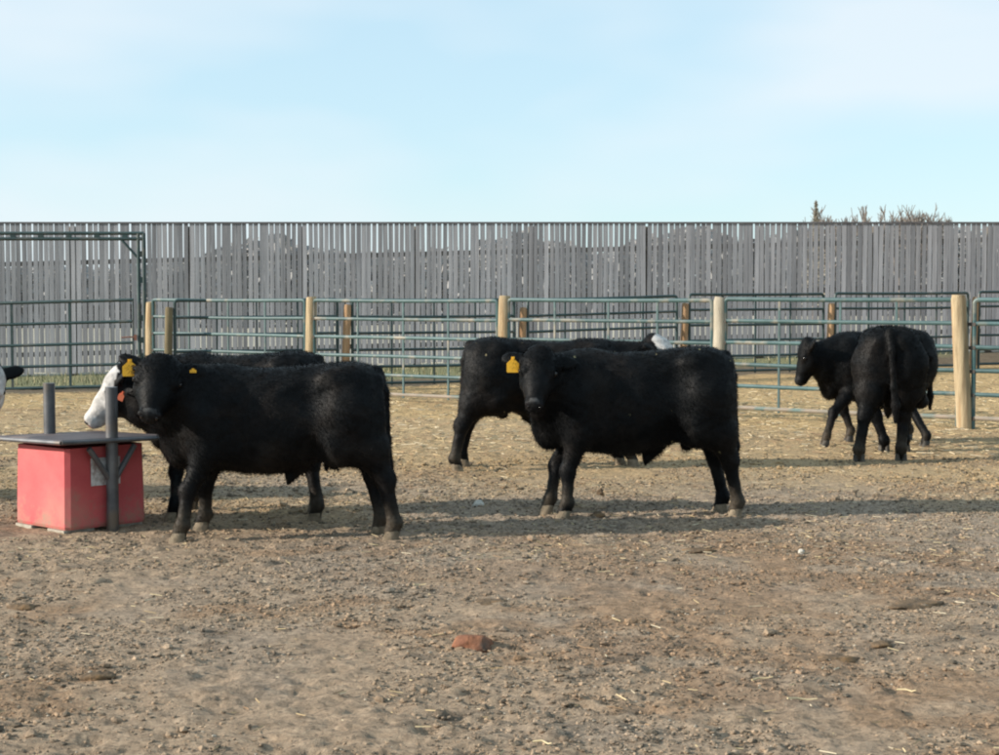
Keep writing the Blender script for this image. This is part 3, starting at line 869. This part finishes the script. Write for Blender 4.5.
def bull(label, root, heading, scale, feet, poll_w, mdir_w, uhint_w, group, coat, white=False, tags=(), hooves='hoof_tan', tail=((-.70, 0, 1.13), (-.75, .01, .98), (-.765, .01, .66), (-.765, .02, .48)), hair_seed=1,
         nhair=34000, cat='bull', ear_up=0.15, fur=1.0, hs=1.0, hw=1.0, belly=0.0):
    """feet: pixels or None, order front-left, front-right, hind-left, hind-right (the animal's own sides)"""
    sx, sy, sz = scale; S = np.array(scale)
    ch, sh_ = math.cos(heading), math.sin(heading)
    Rw = np.array([[ch, -sh_, 0], [sh_, ch, 0], [0, 0, 1]])       # local -> world
    z0 = g1(root[0], root[1])
    org = np.array([root[0], root[1], 0.0])
    def loc(w): return (Rw.T @ (np.array(w, float) - org)) / S
    def locdir(w): return unit(Rw.T @ np.array(w, float))
    P = loc(poll_w); m_ = locdir(mdir_w); u = locdir(uhint_w); u = unit(u - m_ * (u @ m_)); v = np.cross(m_, u)   # v: lateral
    default = [(.50, .17, 0), (.46, -.17, 0), (-.66, .16, 0), (-.62, -.16, 0)]
    ft = []
    for i, f in enumerate(feet):
        if f is None: q = np.array(default[i], float)
        else:
            w = on_ground(*f); q = loc((w.x, w.y, 0)); q[2] = 0
        wq = Rw @ (q * S) + org
        q[2] = (g1(wq[0], wq[1]) - 0.012) / sz
        ft.append(q)
    allp = np.array([P + .5 * m_, P + .3 * v, P - .3 * v, (-.9, .34, 0), (.85, -.34, 1.25)] + [q for q in ft])
    lo, hi = allp.min(0) - .14, allp.max(0) + .14; lo[2] = -0.03
    h = 0.0140
    Fd = Field(lo, hi, h)
    Fd.trunk([(a_, b_, c_ + belly, d_) for a_, b_, c_, d_ in STATIONS])
    for sgn, fi in ((1, 0), (-1, 1)):                              # front legs
        f = ft[fi]; yl = sgn * .165
        Fd.ell((.46, sgn * .165, .84), (.20, .105, .27), k=.09)
        el = np.array([.43, sgn * .185, .60]); kn = np.array([el[0] * .35 + f[0] * .65 + .015, sgn * .17 * .5 + f[1] * .5, .345 + f[2]])
        fe = np.array([f[0] - .01, f[1], .125 + f[2]])
        Fd.limb((.46, sgn * .17, .82), el, .145, .105, .07)
        Fd.limb(el, kn, .096, .052, .05)
        Fd.limb(kn, fe, .048, .041, .03); Fd.ell(kn + (.008, 0, 0), (.056, .052, .07), k=.03)
        Fd.ell(fe + (-.006, 0, 0), (.045, .043, .043), k=.02); Fd.limb(fe, (f[0] + .018, f[1], .06 + f[2]), .045, .046, .03)
    for sgn, fi in ((1, 2), (-1, 3)):                              # hind legs
        f = ft[fi]
        Fd.ell((-.50, sgn * .150, .84), (.235, .125, .31), k=.10)
        st = np.array([-.40 + f[0] * .05, sgn * .175, .64]); hk = np.array([f[0] + .060, sgn * .15 * .4 + f[1] * .6, .405 + f[2]])
        fe = np.array([f[0] - .004, f[1], .125 + f[2]])
        mid = np.array([-.56 * .5 + hk[0] * .5, sgn * .15 * .7 + hk[1] * .3, .60])
        Fd.limb((-.50, sgn * .15, .86), st, .18, .135, .08)
        Fd.limb((-.555, sgn * .15, .84), mid, .165, .118, .07)
        Fd.limb(mid, hk + (.0, 0, .0), .118, .058, .05)
        Fd.limb(st, mid, .13, .11, .06)
        Fd.limb(hk, fe, .054, .044, .04); Fd.ell(hk + (-.018, 0, .02), (.058, .046, .07), k=.03)
        Fd.ell(fe + (-.006, 0, 0), (.047, .044, .044), k=.02); Fd.limb(fe, (f[0] + .018, f[1], .06 + f[2]), .047, .048, .03)
        Fd.ell((-.42, sgn * .205, 1.09), (.07, .045, .05), k=.07)      # hook bone
        Fd.ell((-.70, sgn * .10, 1.05), (.04, .04, .05), k=.05)        # pin bone
        Fd.cut((-.24, sgn * .36, .98), (.13, .10, .10), .10)           # hollow of the flank
        Fd.cut((-.27, sgn * .30, .56), (.10, .09, .10), .08)
        Fd.cut((.24, sgn * .345, .76), (.055, .07, .24), .08)          # crease behind the shoulder
    # neck: crest, core, throat
    back = P + (.115 * m_ - .135 * u) * hs
    thr = P + (.17 * m_ - .22 * u) * hs
    for (a, b, ra, rb) in (((.32, 0, 1.02), P + (.10 * m_ - .12 * u) * hs, .135, .08), ((.46, 0, .88), back, .225, .11), ((.60, 0, .74), thr, .17, .085)):
        a = np.array(a); mid = (a + b) / 2 + np.array([.02, 0, -.01])
        Fd.limb(a, mid, ra, (ra * .45 + rb * .55), .08); Fd.limb(mid, b, (ra * .45 + rb * .55), rb, .07)
    Fd.ell((.66, 0, .60), (.10, .085, .13), k=.08)                 # brisket
    # head
    Rh = np.stack([m_, v, u], 1)
    def hp(a, b_, c_): return P + (a * m_ + b_ * hw * v + c_ * u) * hs
    Fd.ell(hp(.085, 0, -.085), np.array((.125, .128, .105)) * (hs, hs * hw, hs), Rh, .04)        # forehead and poll
    Fd.ell(hp(.0, 0, -.065), np.array((.055, .08, .07)) * (hs, hs * hw, hs), Rh, .05)
    Fd.limb(hp(.13, 0, -.115), hp(.26, 0, -.115), .112 * hs * hw, .088 * hs * hw, .04)
    Fd.limb(hp(.25, 0, -.110), hp(.40, 0, -.105), .083 * hs * hw ** .5, .064 * hs, .05)
    Fd.ell(hp(.415, 0, -.11), np.array((.040, .066, .058)) * hs, Rh, .03)        # muzzle
    Fd.limb(hp(.12, 0, -.215), hp(.37, 0, -.155), .072 * hs * hw, .045 * hs * hw, .05) # jaw
    for sg in (-1, 1):
        Fd.ell(hp(.165, sg * .088, -.055), np.array((.05, .034, .035)) * (hs, hs * hw, hs), Rh, .03)   # brow
        Fd.ell(hp(.18, sg * .07, -.15), np.array((.09, .055, .075)) * (hs, hs * hw, hs), Rh, .04)      # cheek
        Fd.ell(hp(.428, sg * .042, -.080), np.array((.024, .022, .024)) * (hs, hs * hw, hs), Rh, .012) # nostril wing
        ea = unit(sg * v + ear_up * (-m_) - .06 * u); en = unit(u - ea * (u @ ea)); et = np.cross(ea, en)
        Re = np.stack([ea, et, en], 1)
        Fd.ell(hp(.045, sg * .10, -.085) + ea * .075, (.104, .056, .024), Re, .02)
    # tail
    for a, b_, ra, rb in zip(tail[:-1], tail[1:], (.040, .030, .026), (.030, .026, .038)): Fd.limb(a, b_, ra, rb, .03)
    Fd.limb(tail[-1], (tail[-1][0], tail[-1][1], tail[-1][2] - .14), .042, .018, .02)
    # sheath and scrotum
    Fd.limb((-.18, 0, .48), (-.10, 0, .405), .05, .034, .04); Fd.limb((-.10, 0, .405), (-.085, 0, .35), .028, .012, .02)
    Fd.limb((-.43, 0, .60), (-.40, 0, .50), .06, .048, .03)
    # shaggy unevenness
    X, Y, Z = np.meshgrid(*Fd.ax, indexing='ij', sparse=True)
    Fd.F += (0.0035 * (np.sin(X * 31 + 3 * np.sin(Z * 17 + hair_seed)) * np.sin(Z * 37 + 2 * np.sin(Y * 21)) * np.sin(Y * 29 + hair_seed))).astype(np.float32)
    Vv, Q = surface_nets(Fd.F, Fd.org, h)

    def hcoord(p): d = (p - P) / hs; return d @ m_, d @ v / hw, d @ u
    def color(p, seed):
        n_ = vnoise(p[:, 0] + p[:, 1], p[:, 2] - p[:, 1], 4.0, 2 + seed % 5)
        n2_ = vnoise(p[:, 0] - p[:, 1], p[:, 2], 13.0, 1 + seed % 5)
        base = np.array(coat)[None] * (0.75 + 0.5 * n_)[:, None] + np.array([.0040, .0022, .0010]) * smooth(.45, .8, n2_ * .5 + n_ * .5)[:, None]
        a, b_, c_ = hcoord(p)
        hd = (a > -.02) & (a < .6) & (np.abs(b_) < .18) & (c_ > -.32) & (c_ < .15)
        if white:
            edge = a * 0.75 + c_ * 1.3 + .012 * (n2_ - .5)
            wm = hd & (np.abs(b_) < .135) & (edge > (-.06 + .5 * np.maximum(np.abs(b_) - .05, 0))) & (a > .0)
            base = np.where(wm[:, None], np.array([.45, .43, .41]) * (0.70 + .35 * n2_ + .2 * n_)[:, None], base)
            nose = hd & (a > .445) & (c_ > -.16)
            base = np.where(nose[:, None], np.array([.30, .17, .16]), base)
        else:
            nose = hd & (a > .425) & (c_ > -.17); band = hd & (a > .405) & (a <= .432) & (c_ > -.12) & (np.abs(b_) < .035)
            base = np.where(nose[:, None], np.array([.013, .013, .014]), base)
            base = np.where(band[:, None], np.array([.05, .05, .05]) * (0.2 + 1.2 * n2_)[:, None], base)
        ns = hd & (((a - .452) / .018) ** 2 + ((np.abs(b_) - .042) / .014) ** 2 + ((c_ + .085) / .03) ** 2 < 1)
        base = np.where(ns[:, None], np.array([.012, .01, .01]), base)
        mud = smooth(.30, .05, p[:, 2]) * smooth(.35, .6, n_) * .35
        base = base * (1 - mud[:, None]) + np.array([.15, .12, .085]) * mud[:, None]
        return base
    rt = thing('bull', label, cat, (root[0], root[1], 0), heading, group)
    mat = coat_mats[hair_seed]
    obj('body', mesh_np('body', Vv * S, Q, mat, True, color(Vv, hair_seed)), rt)
    # hair: short strands lying back and down over the whole hide
    tri = np.concatenate([Q[:, [0, 1, 2]], Q[:, [0, 2, 3]]])
    p0, p1, p2 = Vv[tri[:, 0]], Vv[tri[:, 1]], Vv[tri[:, 2]]
    cr = np.cross(p1 - p0, p2 - p0); area = np.linalg.norm(cr, axis=1) + 1e-12
    rg = np.random.default_rng(100 + hair_seed)
    cdf = np.cumsum(area); cdf /= cdf[-1]
    t = np.searchsorted(cdf, rg.random(nhair)); t = np.minimum(t, len(tri) - 1)
    r1_, r2_ = np.sqrt(rg.random(nhair)), rg.random(nhair)
    pt = (1 - r1_)[:, None] * p0[t] + (r1_ * (1 - r2_))[:, None] * p1[t] + (r1_ * r2_)[:, None] * p2[t]
    nn = cr[t] / area[t][:, None]
    a, b_, c_ = hcoord(pt)
    onhead = (a > -.03) & (a < .6) & (np.abs(b_) < .22) & (c_ > -.3) & (c_ < .15)
    fl = np.where(onhead[:, None], m_[None], np.array([-.55, 0, -.85])[None]) + .55 * rg.normal(size=(nhair, 3))
    fl = fl - nn * np.sum(fl * nn, 1)[:, None]; fl /= np.linalg.norm(fl, axis=1)[:, None] + 1e-9
    if white:
        kp_ = ~onhead; pt, nn, fl, a, b_, c_, onhead = pt[kp_], nn[kp_], fl[kp_], a[kp_], b_[kp_], c_[kp_], onhead[kp_]; nhair = len(pt)
    ln = (0.016 + 0.024 * rg.random(nhair)) * fur
    ln = np.where((nn[:, 2] < -.3) & (pt[:, 2] > .38), ln * 1.5, ln)
    ln = np.where(onhead & (a > .2), ln * .4, ln); ln = np.where(onhead & white, ln * .35, ln); ln = np.where(onhead & (a < .12), ln * 1.25, ln); ln = np.where(pt[:, 2] < .4, ln * .7, ln)
    lift = .28 + .35 * rg.random(nhair)
    tipd = fl + nn * lift[:, None]; tipd /= np.linalg.norm(tipd, axis=1)[:, None]
    sd = np.cross(nn, fl) * 0.0026
    b0_ = pt - nn * .003
    HP = np.stack([b0_ + sd, b0_ - sd, pt + tipd * ln[:, None]], 1).reshape(-1, 3)
    hc = np.repeat(color(pt, hair_seed), 3, 0)
    hm = obj('hair', mesh_np('hair', HP * S, np.arange(3 * nhair).reshape(-1, 3), hair_mats[hair_seed], False, hc), rt)
    # shading normals follow the hide so that the strands do not sparkle
    try:
        hm.data.normals_split_custom_set_from_vertices([tuple(q) for q in np.repeat(nn * .8 + .10 * rg.normal(size=nn.shape), 3, 0).tolist()])
    except Exception: pass
    # hooves
    for i, q in enumerate(ft):
        b = MB(); fa = -1 if i > 3 else 1
        for sg in (-1, 1):
            base_ = len(b.V); n_ = 10
            for (z, r_, ox) in ((-.004, 1.0, .022), (.038, .90, .016), (.070, .80, .006), (.080, .5, .003)):
                for k in range(n_):
                    a_ = 2 * math.pi * k / n_
                    b.V.append(Vector((q[0] + ox + math.cos(a_) * .054 * r_ * (1.1 if math.cos(a_) > 0 else .95), q[1] + sg * .027 + math.sin(a_) * .030 * r_, q[2] + z)) * 1.0)
            for lv in range(3):
                for k in range(n_):
                    k2 = (k + 1) % n_; b.F.append((base_ + lv * n_ + k, base_ + lv * n_ + k2, base_ + (lv + 1) * n_ + k2, base_ + (lv + 1) * n_ + k))
            b.F += [tuple(base_ + k for k in reversed(range(n_))), tuple(base_ + 3 * n_ + k for k in range(n_))]
        b.V = [Vector((p_.x * sx, p_.y * sy, p_.z * sz)) for p_ in b.V]
        b.build('hoof', M[hooves], rt, True)
    # eyes
    for sg in (-1, 1):
        e = hp(.168, sg * .113, -.066) * S
        V_ = ICO_V * .025
        f4 = ICO_F
        obj('eye', mesh_np('eye', V_, f4, M['eye'], True), rt, tuple(e))
    for sg in (-1, 1):
        V_ = (ICO_V * (.009, .014, .020)) @ np.stack([m_, v, u], 1).T * hs
        obj('nostril', mesh_np('nostril', V_, ICO_F, M['eye'], True), rt, tuple(hp(.452, sg * .038, -.088) * S))
    # ear tags
    for (sg, kind, size, dv) in tags:
        ea = unit(sg * v + ear_up * (-m_) - .06 * u)
        anchor = hp(.045, sg * .10, -.085) + ea * .09
        W = {'yellow': (.048, .115), 'yellow_small': (.022, .045), 'orange': (.021, .062), 'back': (.022, .03)}[kind]
        W = (W[0] * size, W[1] * size)
        towards = locdir(dv)
        side_ = unit(np.cross(np.array([0, 0, 1.0]), towards)); dn = np.array([0, 0, -1.0]) if kind != 'orange' else unit(np.array([0, 0, -1.0]) - .45 * side_)
        side_ = unit(np.cross(dn, towards)); tw = np.cross(side_, dn)
        if kind == 'orange': anchor = anchor + np.array([0, 0, -.115])
        o0 = anchor + towards * .045
        prof = [(-.28, 0), (-.28, .16), (-.72, .32), (-1, .42), (-1, .94), (-.9, 1), (.9, 1), (1, .94), (1, .42), (.72, .32), (.28, .16), (.28, 0)]
        b = MB()
        for zz in (0, .005):
            for (px, py) in prof: b.V.append(Vector((o0 + side_ * px * W[0] + dn * (py * W[1] - .015) + tw * zz) * S))
        n_ = len(prof)
        b.F = [tuple(reversed(range(n_))), tuple(range(n_, 2 * n_))] + [(k, (k + 1) % n_, n_ + (k + 1) % n_, n_ + k) for k in range(n_)]
        b.tube([Vector((anchor - towards * .03) * S), Vector((o0 + towards * .012) * S)], 0.008, 8)
        b.build('ear_tag', M['tag_orange' if kind == 'orange' else 'tag_yellow'], rt)
    return rt

coat_mats = {}; hair_mats = {}
for sd, (fl, gr) in {1: (None, 0.30), 2: ((17, .09, (.20, .18, .10)), 0.16), 3: (None, .10), 4: ((16, .12, (.20, .17, .10)), .2), 5: (None, .14), 6: (None, .12), 7: (None, .1)}.items():
    coat_mats[sd] = tint_mat('black_coat_%d' % sd, 0.55, 0.35, 45, 0.35, 26, fl, spec=0.10, grey=gr * .3, seed=sd * 3.1)
    hair_mats[sd] = tint_mat('black_hair_%d' % sd, 0.66, 0, 1, 0.5, 26, fl, spec=0.14, grey=gr * .3, seed=sd * 3.1)

BLK = (0.0036, 0.0042, 0.0050)
CAMDIR = (0, -1, 0.0)
G = 'black bulls standing in the yard'
pi = math.pi
# front left bull, facing left with its head turned to the camera
a_root = (at_depth(275, 400, 10.72).x, 10.72)
bull('black bull in front beside the red feeder, body side-on, head turned to the camera', a_root, pi, (.985, .98, .975),
     [(181, 541), (204, 530), (394, 539), (381, 534)], at_depth(162, 356.5, 10.42), (-.03, -.27, -.33), (.16, -1, .55), G, BLK,
     tags=((1, 'yellow', 1.0, (.15, -1, 0)), (-1, 'back', 1.0, (.15, -1, 0))), hair_seed=1, ear_up=.38, hs=.98, hw=1.28)
# white-faced bull behind it, muzzle over the feeder
bull('black bull with a white face reaching over the red feeder, mostly hidden', (-1.93, 11.76), pi - math.radians(10), (.89, .95, 1.01),
     [(174, 521), None, (317, 521), None], at_depth(117, 366, 11.85), (-.29, -.03, -.32), (-.75, -.14, .65), G, BLK, white=True,
     tags=((-1, 'orange', 1.15, (.1, -1, 0)),), hair_seed=3, ear_up=.55, hs=1.05)
# centre bull
b_root = (at_depth(634, 400, 11.75).x, 11.75)
bull('black bull in the centre, body side-on, face turned to the camera', b_root, pi, (.965, .98, 1.035),
     [(566, 518), (549, 514), (737, 516), (722, 512)], at_depth(540, 348, 11.42), (-.05, -.27, -.34), (-.06, -1, .5), G, BLK,
     tags=((1, 'yellow', .95, (0, -1, 0)),), hair_seed=2, ear_up=.0, hs=.98, hw=1.12)
# white-faced bull behind the centre one, facing right
c_x = at_depth(466 + .735 * 1.03 * 107, 400, 14.95).x
bull('black bull with a white forehead facing right behind the centre bull', (c_x, 14.95), 0.0, (1.03, .98, 1.025),
     [(618, 464.5), (631, 466), (462, 466), (455, 471)], at_depth(655, 334.5, 15.0), (.80, -.12, -.52), (.55, -.25, .8), G, BLK, white=True,
     tags=((-1, 'yellow_small', 1.0, (0, -1, 0)),), hair_seed=4, ear_up=.3)
# right pair
bull('black bull at right seen from behind with its tail hanging', (3.92, 16.12), math.radians(78), (.86, 1.10, 1.10),
     [(884, 452), None, (859, 461.5), (901, 460.5)], (4.25, 16.80, 0.92), (.45, .2, -.85), (.3, .95, .1), G, BLK,
     hair_seed=5, belly=.05, hooves='hoof_dark', tail=((-.70, 0, 1.15), (-.775, -.01, .98), (-.80, -.03, .66), (-.79, -.05, .50)))
e_h = pi + math.radians(17)
bull('black bull at right walking left with its head lowered, partly hidden', (4.16, 17.66), e_h, (.88, .95, 1.035),
     [(826, 446), (850, 442), (926, 447), (909, 440)], at_depth(803, 340.5, 17.40), (-.30, .05, -.90), (-1, .05, .25), G, BLK,
     tags=((1, 'back', .9, (-.3, -1, 0)),), hair_seed=6, hooves='hoof_dark', ear_up=.5)
# animal at the left edge: only an ear and a cheek show
bull('white-faced black bull cut off by the left edge, ear showing', (-4.82, 12.70), 0.0, (1, 1, 1.0),
     [None, None, None, None], at_depth(-13, 363, 12.36), (.02, -.36, -.75), (.32, -1, .5), G, BLK, white=True,
     tags=(), hair_seed=7, ear_up=.5, hs=1.2)

# ------------------------------------------------------------------ stones, clods and dung that can be told apart
def lump(name, label, cat, px, py, wpx, hpx, mat, depth=1.0, seed=0, group=None, flat=False):
    p = on_ground(px, py); kk = F / p.y
    a, hgt = wpx / kk / 2, hpx / kk
    rg = np.random.default_rng(seed + 500)
    nu_, nv_ = 22, 12; V_ = []; 
    ph = rg.random(6) * 6.28
    for i in range(nv_ + 1):
        th = math.pi * i / nv_
        for k in range(nu_):
            f = 2 * math.pi * k / nu_
            d = np.array([math.sin(th) * math.cos(f), math.sin(th) * math.sin(f), math.cos(th)])
            rr = 1 + .13 * math.sin(3 * d[0] + 2 * d[1] + ph[0]) + .10 * math.sin(5 * d[1] + 3 * d[2] + ph[1]) + .07 * math.sin(9 * d[0] - 6 * d[2] + ph[2]) + .05 * math.sin(14 * d[1] + 8 * d[0] + ph[3])
            q = d * rr
            V_.append((q[0] * a, q[1] * a * depth, max(q[2], -.5) * hgt * (.75 if flat else 1)))
    F_ = []
    for i in range(nv_):
        for k in range(nu_):
            k2 = (k + 1) % nu_; F_.append((i * nu_ + k, (i + 1) * nu_ + k, (i + 1) * nu_ + k2, i * nu_ + k2))
    me = mesh_np(name, np.array(V_), np.array(F_), mat, True)
    o = obj(name, me, None, (p.x, p.y, g1(p.x, p.y) + hgt * .12), (0, 0, rg.random() * .5))
    return tag(o, label, cat, group)

lump('stone', 'pale rounded stone on the dirt left of the centre bull', 'stone', 478, 508, 12, 5, M['stone'], 1.0, 1)
lump('stone', 'small white stone on open dirt right of the centre bull', 'stone', 801, 553, 6, 4, M['stone'], 1.0, 2)
lump('soil_clod', 'large reddish brown clod on the foreground dirt', 'clod', 474, 646, 42, 10, M['redclod'], .9, 3)
lump('dung_pat', 'flat brown dung pat beyond the large reddish clod', 'dung', 490, 603, 34, 2.5, M['dung'], 1.0, 4, flat=True)
lump('dung_pat', 'dark dung pat on the right foreground between two straws', 'dung', 881, 646, 20, 5, M['dung'], 1.0, 5, flat=True)
lump('dung_pat', 'dark crumbly dung pat right of the centre bull\'s hind feet', 'dung', 700, 552, 34, 4, M['dung'], .8, 6, flat=True)
lump('dung_pat', 'long dark dung pat low on the right foreground', 'dung', 838, 660, 46, 5, M['dung'], .6, 7, flat=True)
lump('dung_pat', 'dark dung pat near the right edge of the foreground', 'dung', 915, 606, 60, 4, M['dung'], .6, 8, flat=True)
lump('dung_pat', 'dark dung pat at the left below the red feeder', 'dung', 24, 607, 34, 5, M['dung'], .7, 9, flat=True)
lump('dung_pat', 'dark broken dung pat in the left foreground', 'dung', 98, 677, 36, 6, M['dung'], .7, 10, flat=True)
lump('dung_pat', 'small dark dung lump beside the front feet of the centre bull', 'dung', 597, 517, 14, 4, M['dung'], .8, 11)
lump('dung_pat', 'dark lump under the belly of the centre bull', 'dung', 600, 495, 8, 5, M['dung'], .8, 12)

def straw_stalk(px, py, length, ang, label):
    p = on_ground(px, py); b = MB()
    d = Vector((math.cos(ang), math.sin(ang), 0))
    pts = []
    for t in (-.5, -.15, .2, .5):
        q = p + d * length * t + Vector((-d.y, d.x, 0)) * .012 * math.cos(4 * t)
        pts.append((q.x, q.y, g1(q.x, q.y) + .012 + .01 * (t > .4)))
    b.tube(pts, [.0035, .0035, .003, .002], 6)
    return tag(b.build('straw_stalk', M['stalk'], None, True), label, 'straw')
M['stalk'] = simple_mat('straw_stalk', (0.50, 0.40, 0.22), (0.62, 0.52, 0.32), 0.7, 20)
straw_stalk(802, 704, .12, .1, 'longest pale straw stalk lying in the right foreground')
straw_stalk(907, 692, .09, -.8, 'slanting pale straw stalk nearest the right edge')
straw_stalk(762, 684, .09, .15, 'thin straw stalk left of the longest foreground stalk')
straw_stalk(543, 748, .08, -.6, 'short pale straw at the bottom edge of the yard')
straw_stalk(420, 587, .07, .1, 'pale straw stalk on open dirt below the left bull\'s hind feet')

# ------------------------------------------------------------------ trees over the windbreak and the far wood behind it
def bare_tree(px, ytop, Y, spread, label, seed, levels=5, trunk_r=.15):
    rg = random.Random(seed)
    top = at_depth(px, ytop, Y); base = Vector((top.x, Y, float(lay(top.x, Y))))
    H = top.z - base.z
    root = thing('bare_tree', label, 'tree', base, 0, 'leafless trees beyond the windbreak')
    tb, cb = MB(), MB()
    tb.tube([(0, 0, -.2), (.05, 0, H * .2), (0, .05, H * .38)], [trunk_r, trunk_r * .8, trunk_r * .65], 7)
    def grow(p, d, L, r, lv):
        q = p + d * L; mid = p + d * L * .5 + Vector((rg.uniform(-1, 1), rg.uniform(-1, 1), rg.uniform(-.3, 1))) * L * .07
        cb.tube([p, mid, q], [r, r * .85, r * .65], 4 if lv > 2 else 5, cap=False)
        if lv >= levels: return
        for i in range(rg.choice((2, 3, 3, 4))):
            nd = (d + Vector((rg.uniform(-1, 1) * spread, rg.uniform(-1, 1) * spread, rg.uniform(-.1, .6)))).normalized()
            grow(p.lerp(q, rg.uniform(.55, 1)), nd, L * rg.uniform(.62, .85), max(r * .66, .019), lv + 1)
    for i in range(5):
        a = 6.28 * i / 5 + rg.random()
        grow(Vector((0, .03, H * rg.uniform(.25, .38))), Vector((math.cos(a) * spread * .7, math.sin(a) * spread * .7, 1)).normalized(), H * .21, trunk_r * .5, 1)
    zmax = max(v_.z for v_ in cb.V); f = H / zmax
    cb.V = [Vector((v_.x, v_.y, v_.z * f)) for v_ in cb.V]; tb.V = [Vector((v_.x, v_.y, v_.z * f)) for v_ in tb.V]
    tb.build('trunk', M['bark'], root, True); cb.build('crown', M['bark'], root)
bare_tree(833, 204, 80, .75, 'small leafless tree just right of the spire-topped evergreen', 3, 5)
bare_tree(866, 205, 80, .30, 'narrow leafless tree top between the evergreen and the broad bare crown', 4, 4, .07)
bare_tree(900, 203, 84, .75, 'broad leafless crown rising over the windbreak', 5, 5)
bare_tree(919, 202, 82, .65, 'rightmost leafless tree rising over the windbreak', 8, 5)

def evergreen(px, ytop, Y, label, seed):
    rg = np.random.default_rng(seed)
    top = at_depth(px, ytop, Y); base = Vector((top.x, Y, float(lay(top.x, Y)))); H = top.z - base.z
    root = thing('evergreen_tree', label, 'tree', base)
    b = MB(); b.tube([(0, 0, -.2), (0.02, 0, H * .6), (0, 0, H)], [.14, .07, .02], 7); b.build('trunk', M['bark'], root, True)
    n = 2400
    t = rg.random(n) ** .75; a = rg.random(n) * 6.283
    layer = .72 + .28 * np.sin(t * 46 + 2 * np.sin(a * 2)); rad = (1 - t) ** 1.5 * 1.25 * layer * np.sqrt(rg.random(n)) + .02
    c = np.stack([rad * np.cos(a), rad * np.sin(a), H * (.12 + .87 * t) - rad * .25], -1)
    d = np.stack([np.cos(a), np.sin(a), -.15 + .5 * rg.random(n)], -1) + .5 * rg.normal(size=(n, 3)); d /= np.linalg.norm(d, axis=1)[:, None]
    s = np.cross(d, rg.normal(size=(n, 3))); s /= np.linalg.norm(s, axis=1)[:, None]
    sz_ = (.05 + .09 * rg.random(n))[:, None] * (0.4 + .6 * (1 - t))[:, None]
    P = np.stack([c - s * sz_ * .35, c + s * sz_ * .35, c + d * sz_ * 2.2], 1)
    obj('crown', mesh_np('crown', P.reshape(-1, 3), np.arange(3 * n).reshape(-1, 3), M['needles'], False), root)
evergreen(816, 200, 78, 'spire-topped evergreen peeking over the windbreak at right', 21)

n = 52000
Y = 92 + 12 * RNG.random(n); X = (RNG.random(n) * 2 - 1) * .42 * Y
pxs = X / Y * F + 500
topy = np.interp(pxs, [-200, 0, 120, 190, 250, 280, 330, 400, 460, 520, 560, 600, 640, 700, 760, 800, 850, 999, 1200],
                 [262, 268, 268, 264, 240, 236, 256, 254, 250, 232, 240, 258, 236, 228, 240, 232, 230, 232, 236])
topy = topy + 9 * (vnoise(pxs, pxs * 0, .11, 3) - .5)
Ht = 1.6 + (297 - topy) / F * Y
z = Ht * RNG.random(n) ** .8 * (1 - .05 * RNG.random(n))
c = np.stack([X, Y, z], -1); d = RNG.normal(size=(n, 3)); d /= np.linalg.norm(d, axis=1)[:, None]; s = np.cross(d, RNG.normal(size=(n, 3))); s /= np.linalg.norm(s, axis=1)[:, None]
szs = .14 + .22 * RNG.random((n, 1))
P = np.stack([c - s * szs, c + s * szs, c + d * szs * 1.4], 1)
o = obj('far_wood', mesh_np('far_wood', P.reshape(-1, 3), np.arange(3 * n).reshape(-1, 3), M['wood_far'], False))
tag(o, 'dark far-off belt of trees glimpsed through the windbreak gaps', 'trees', kind='stuff')
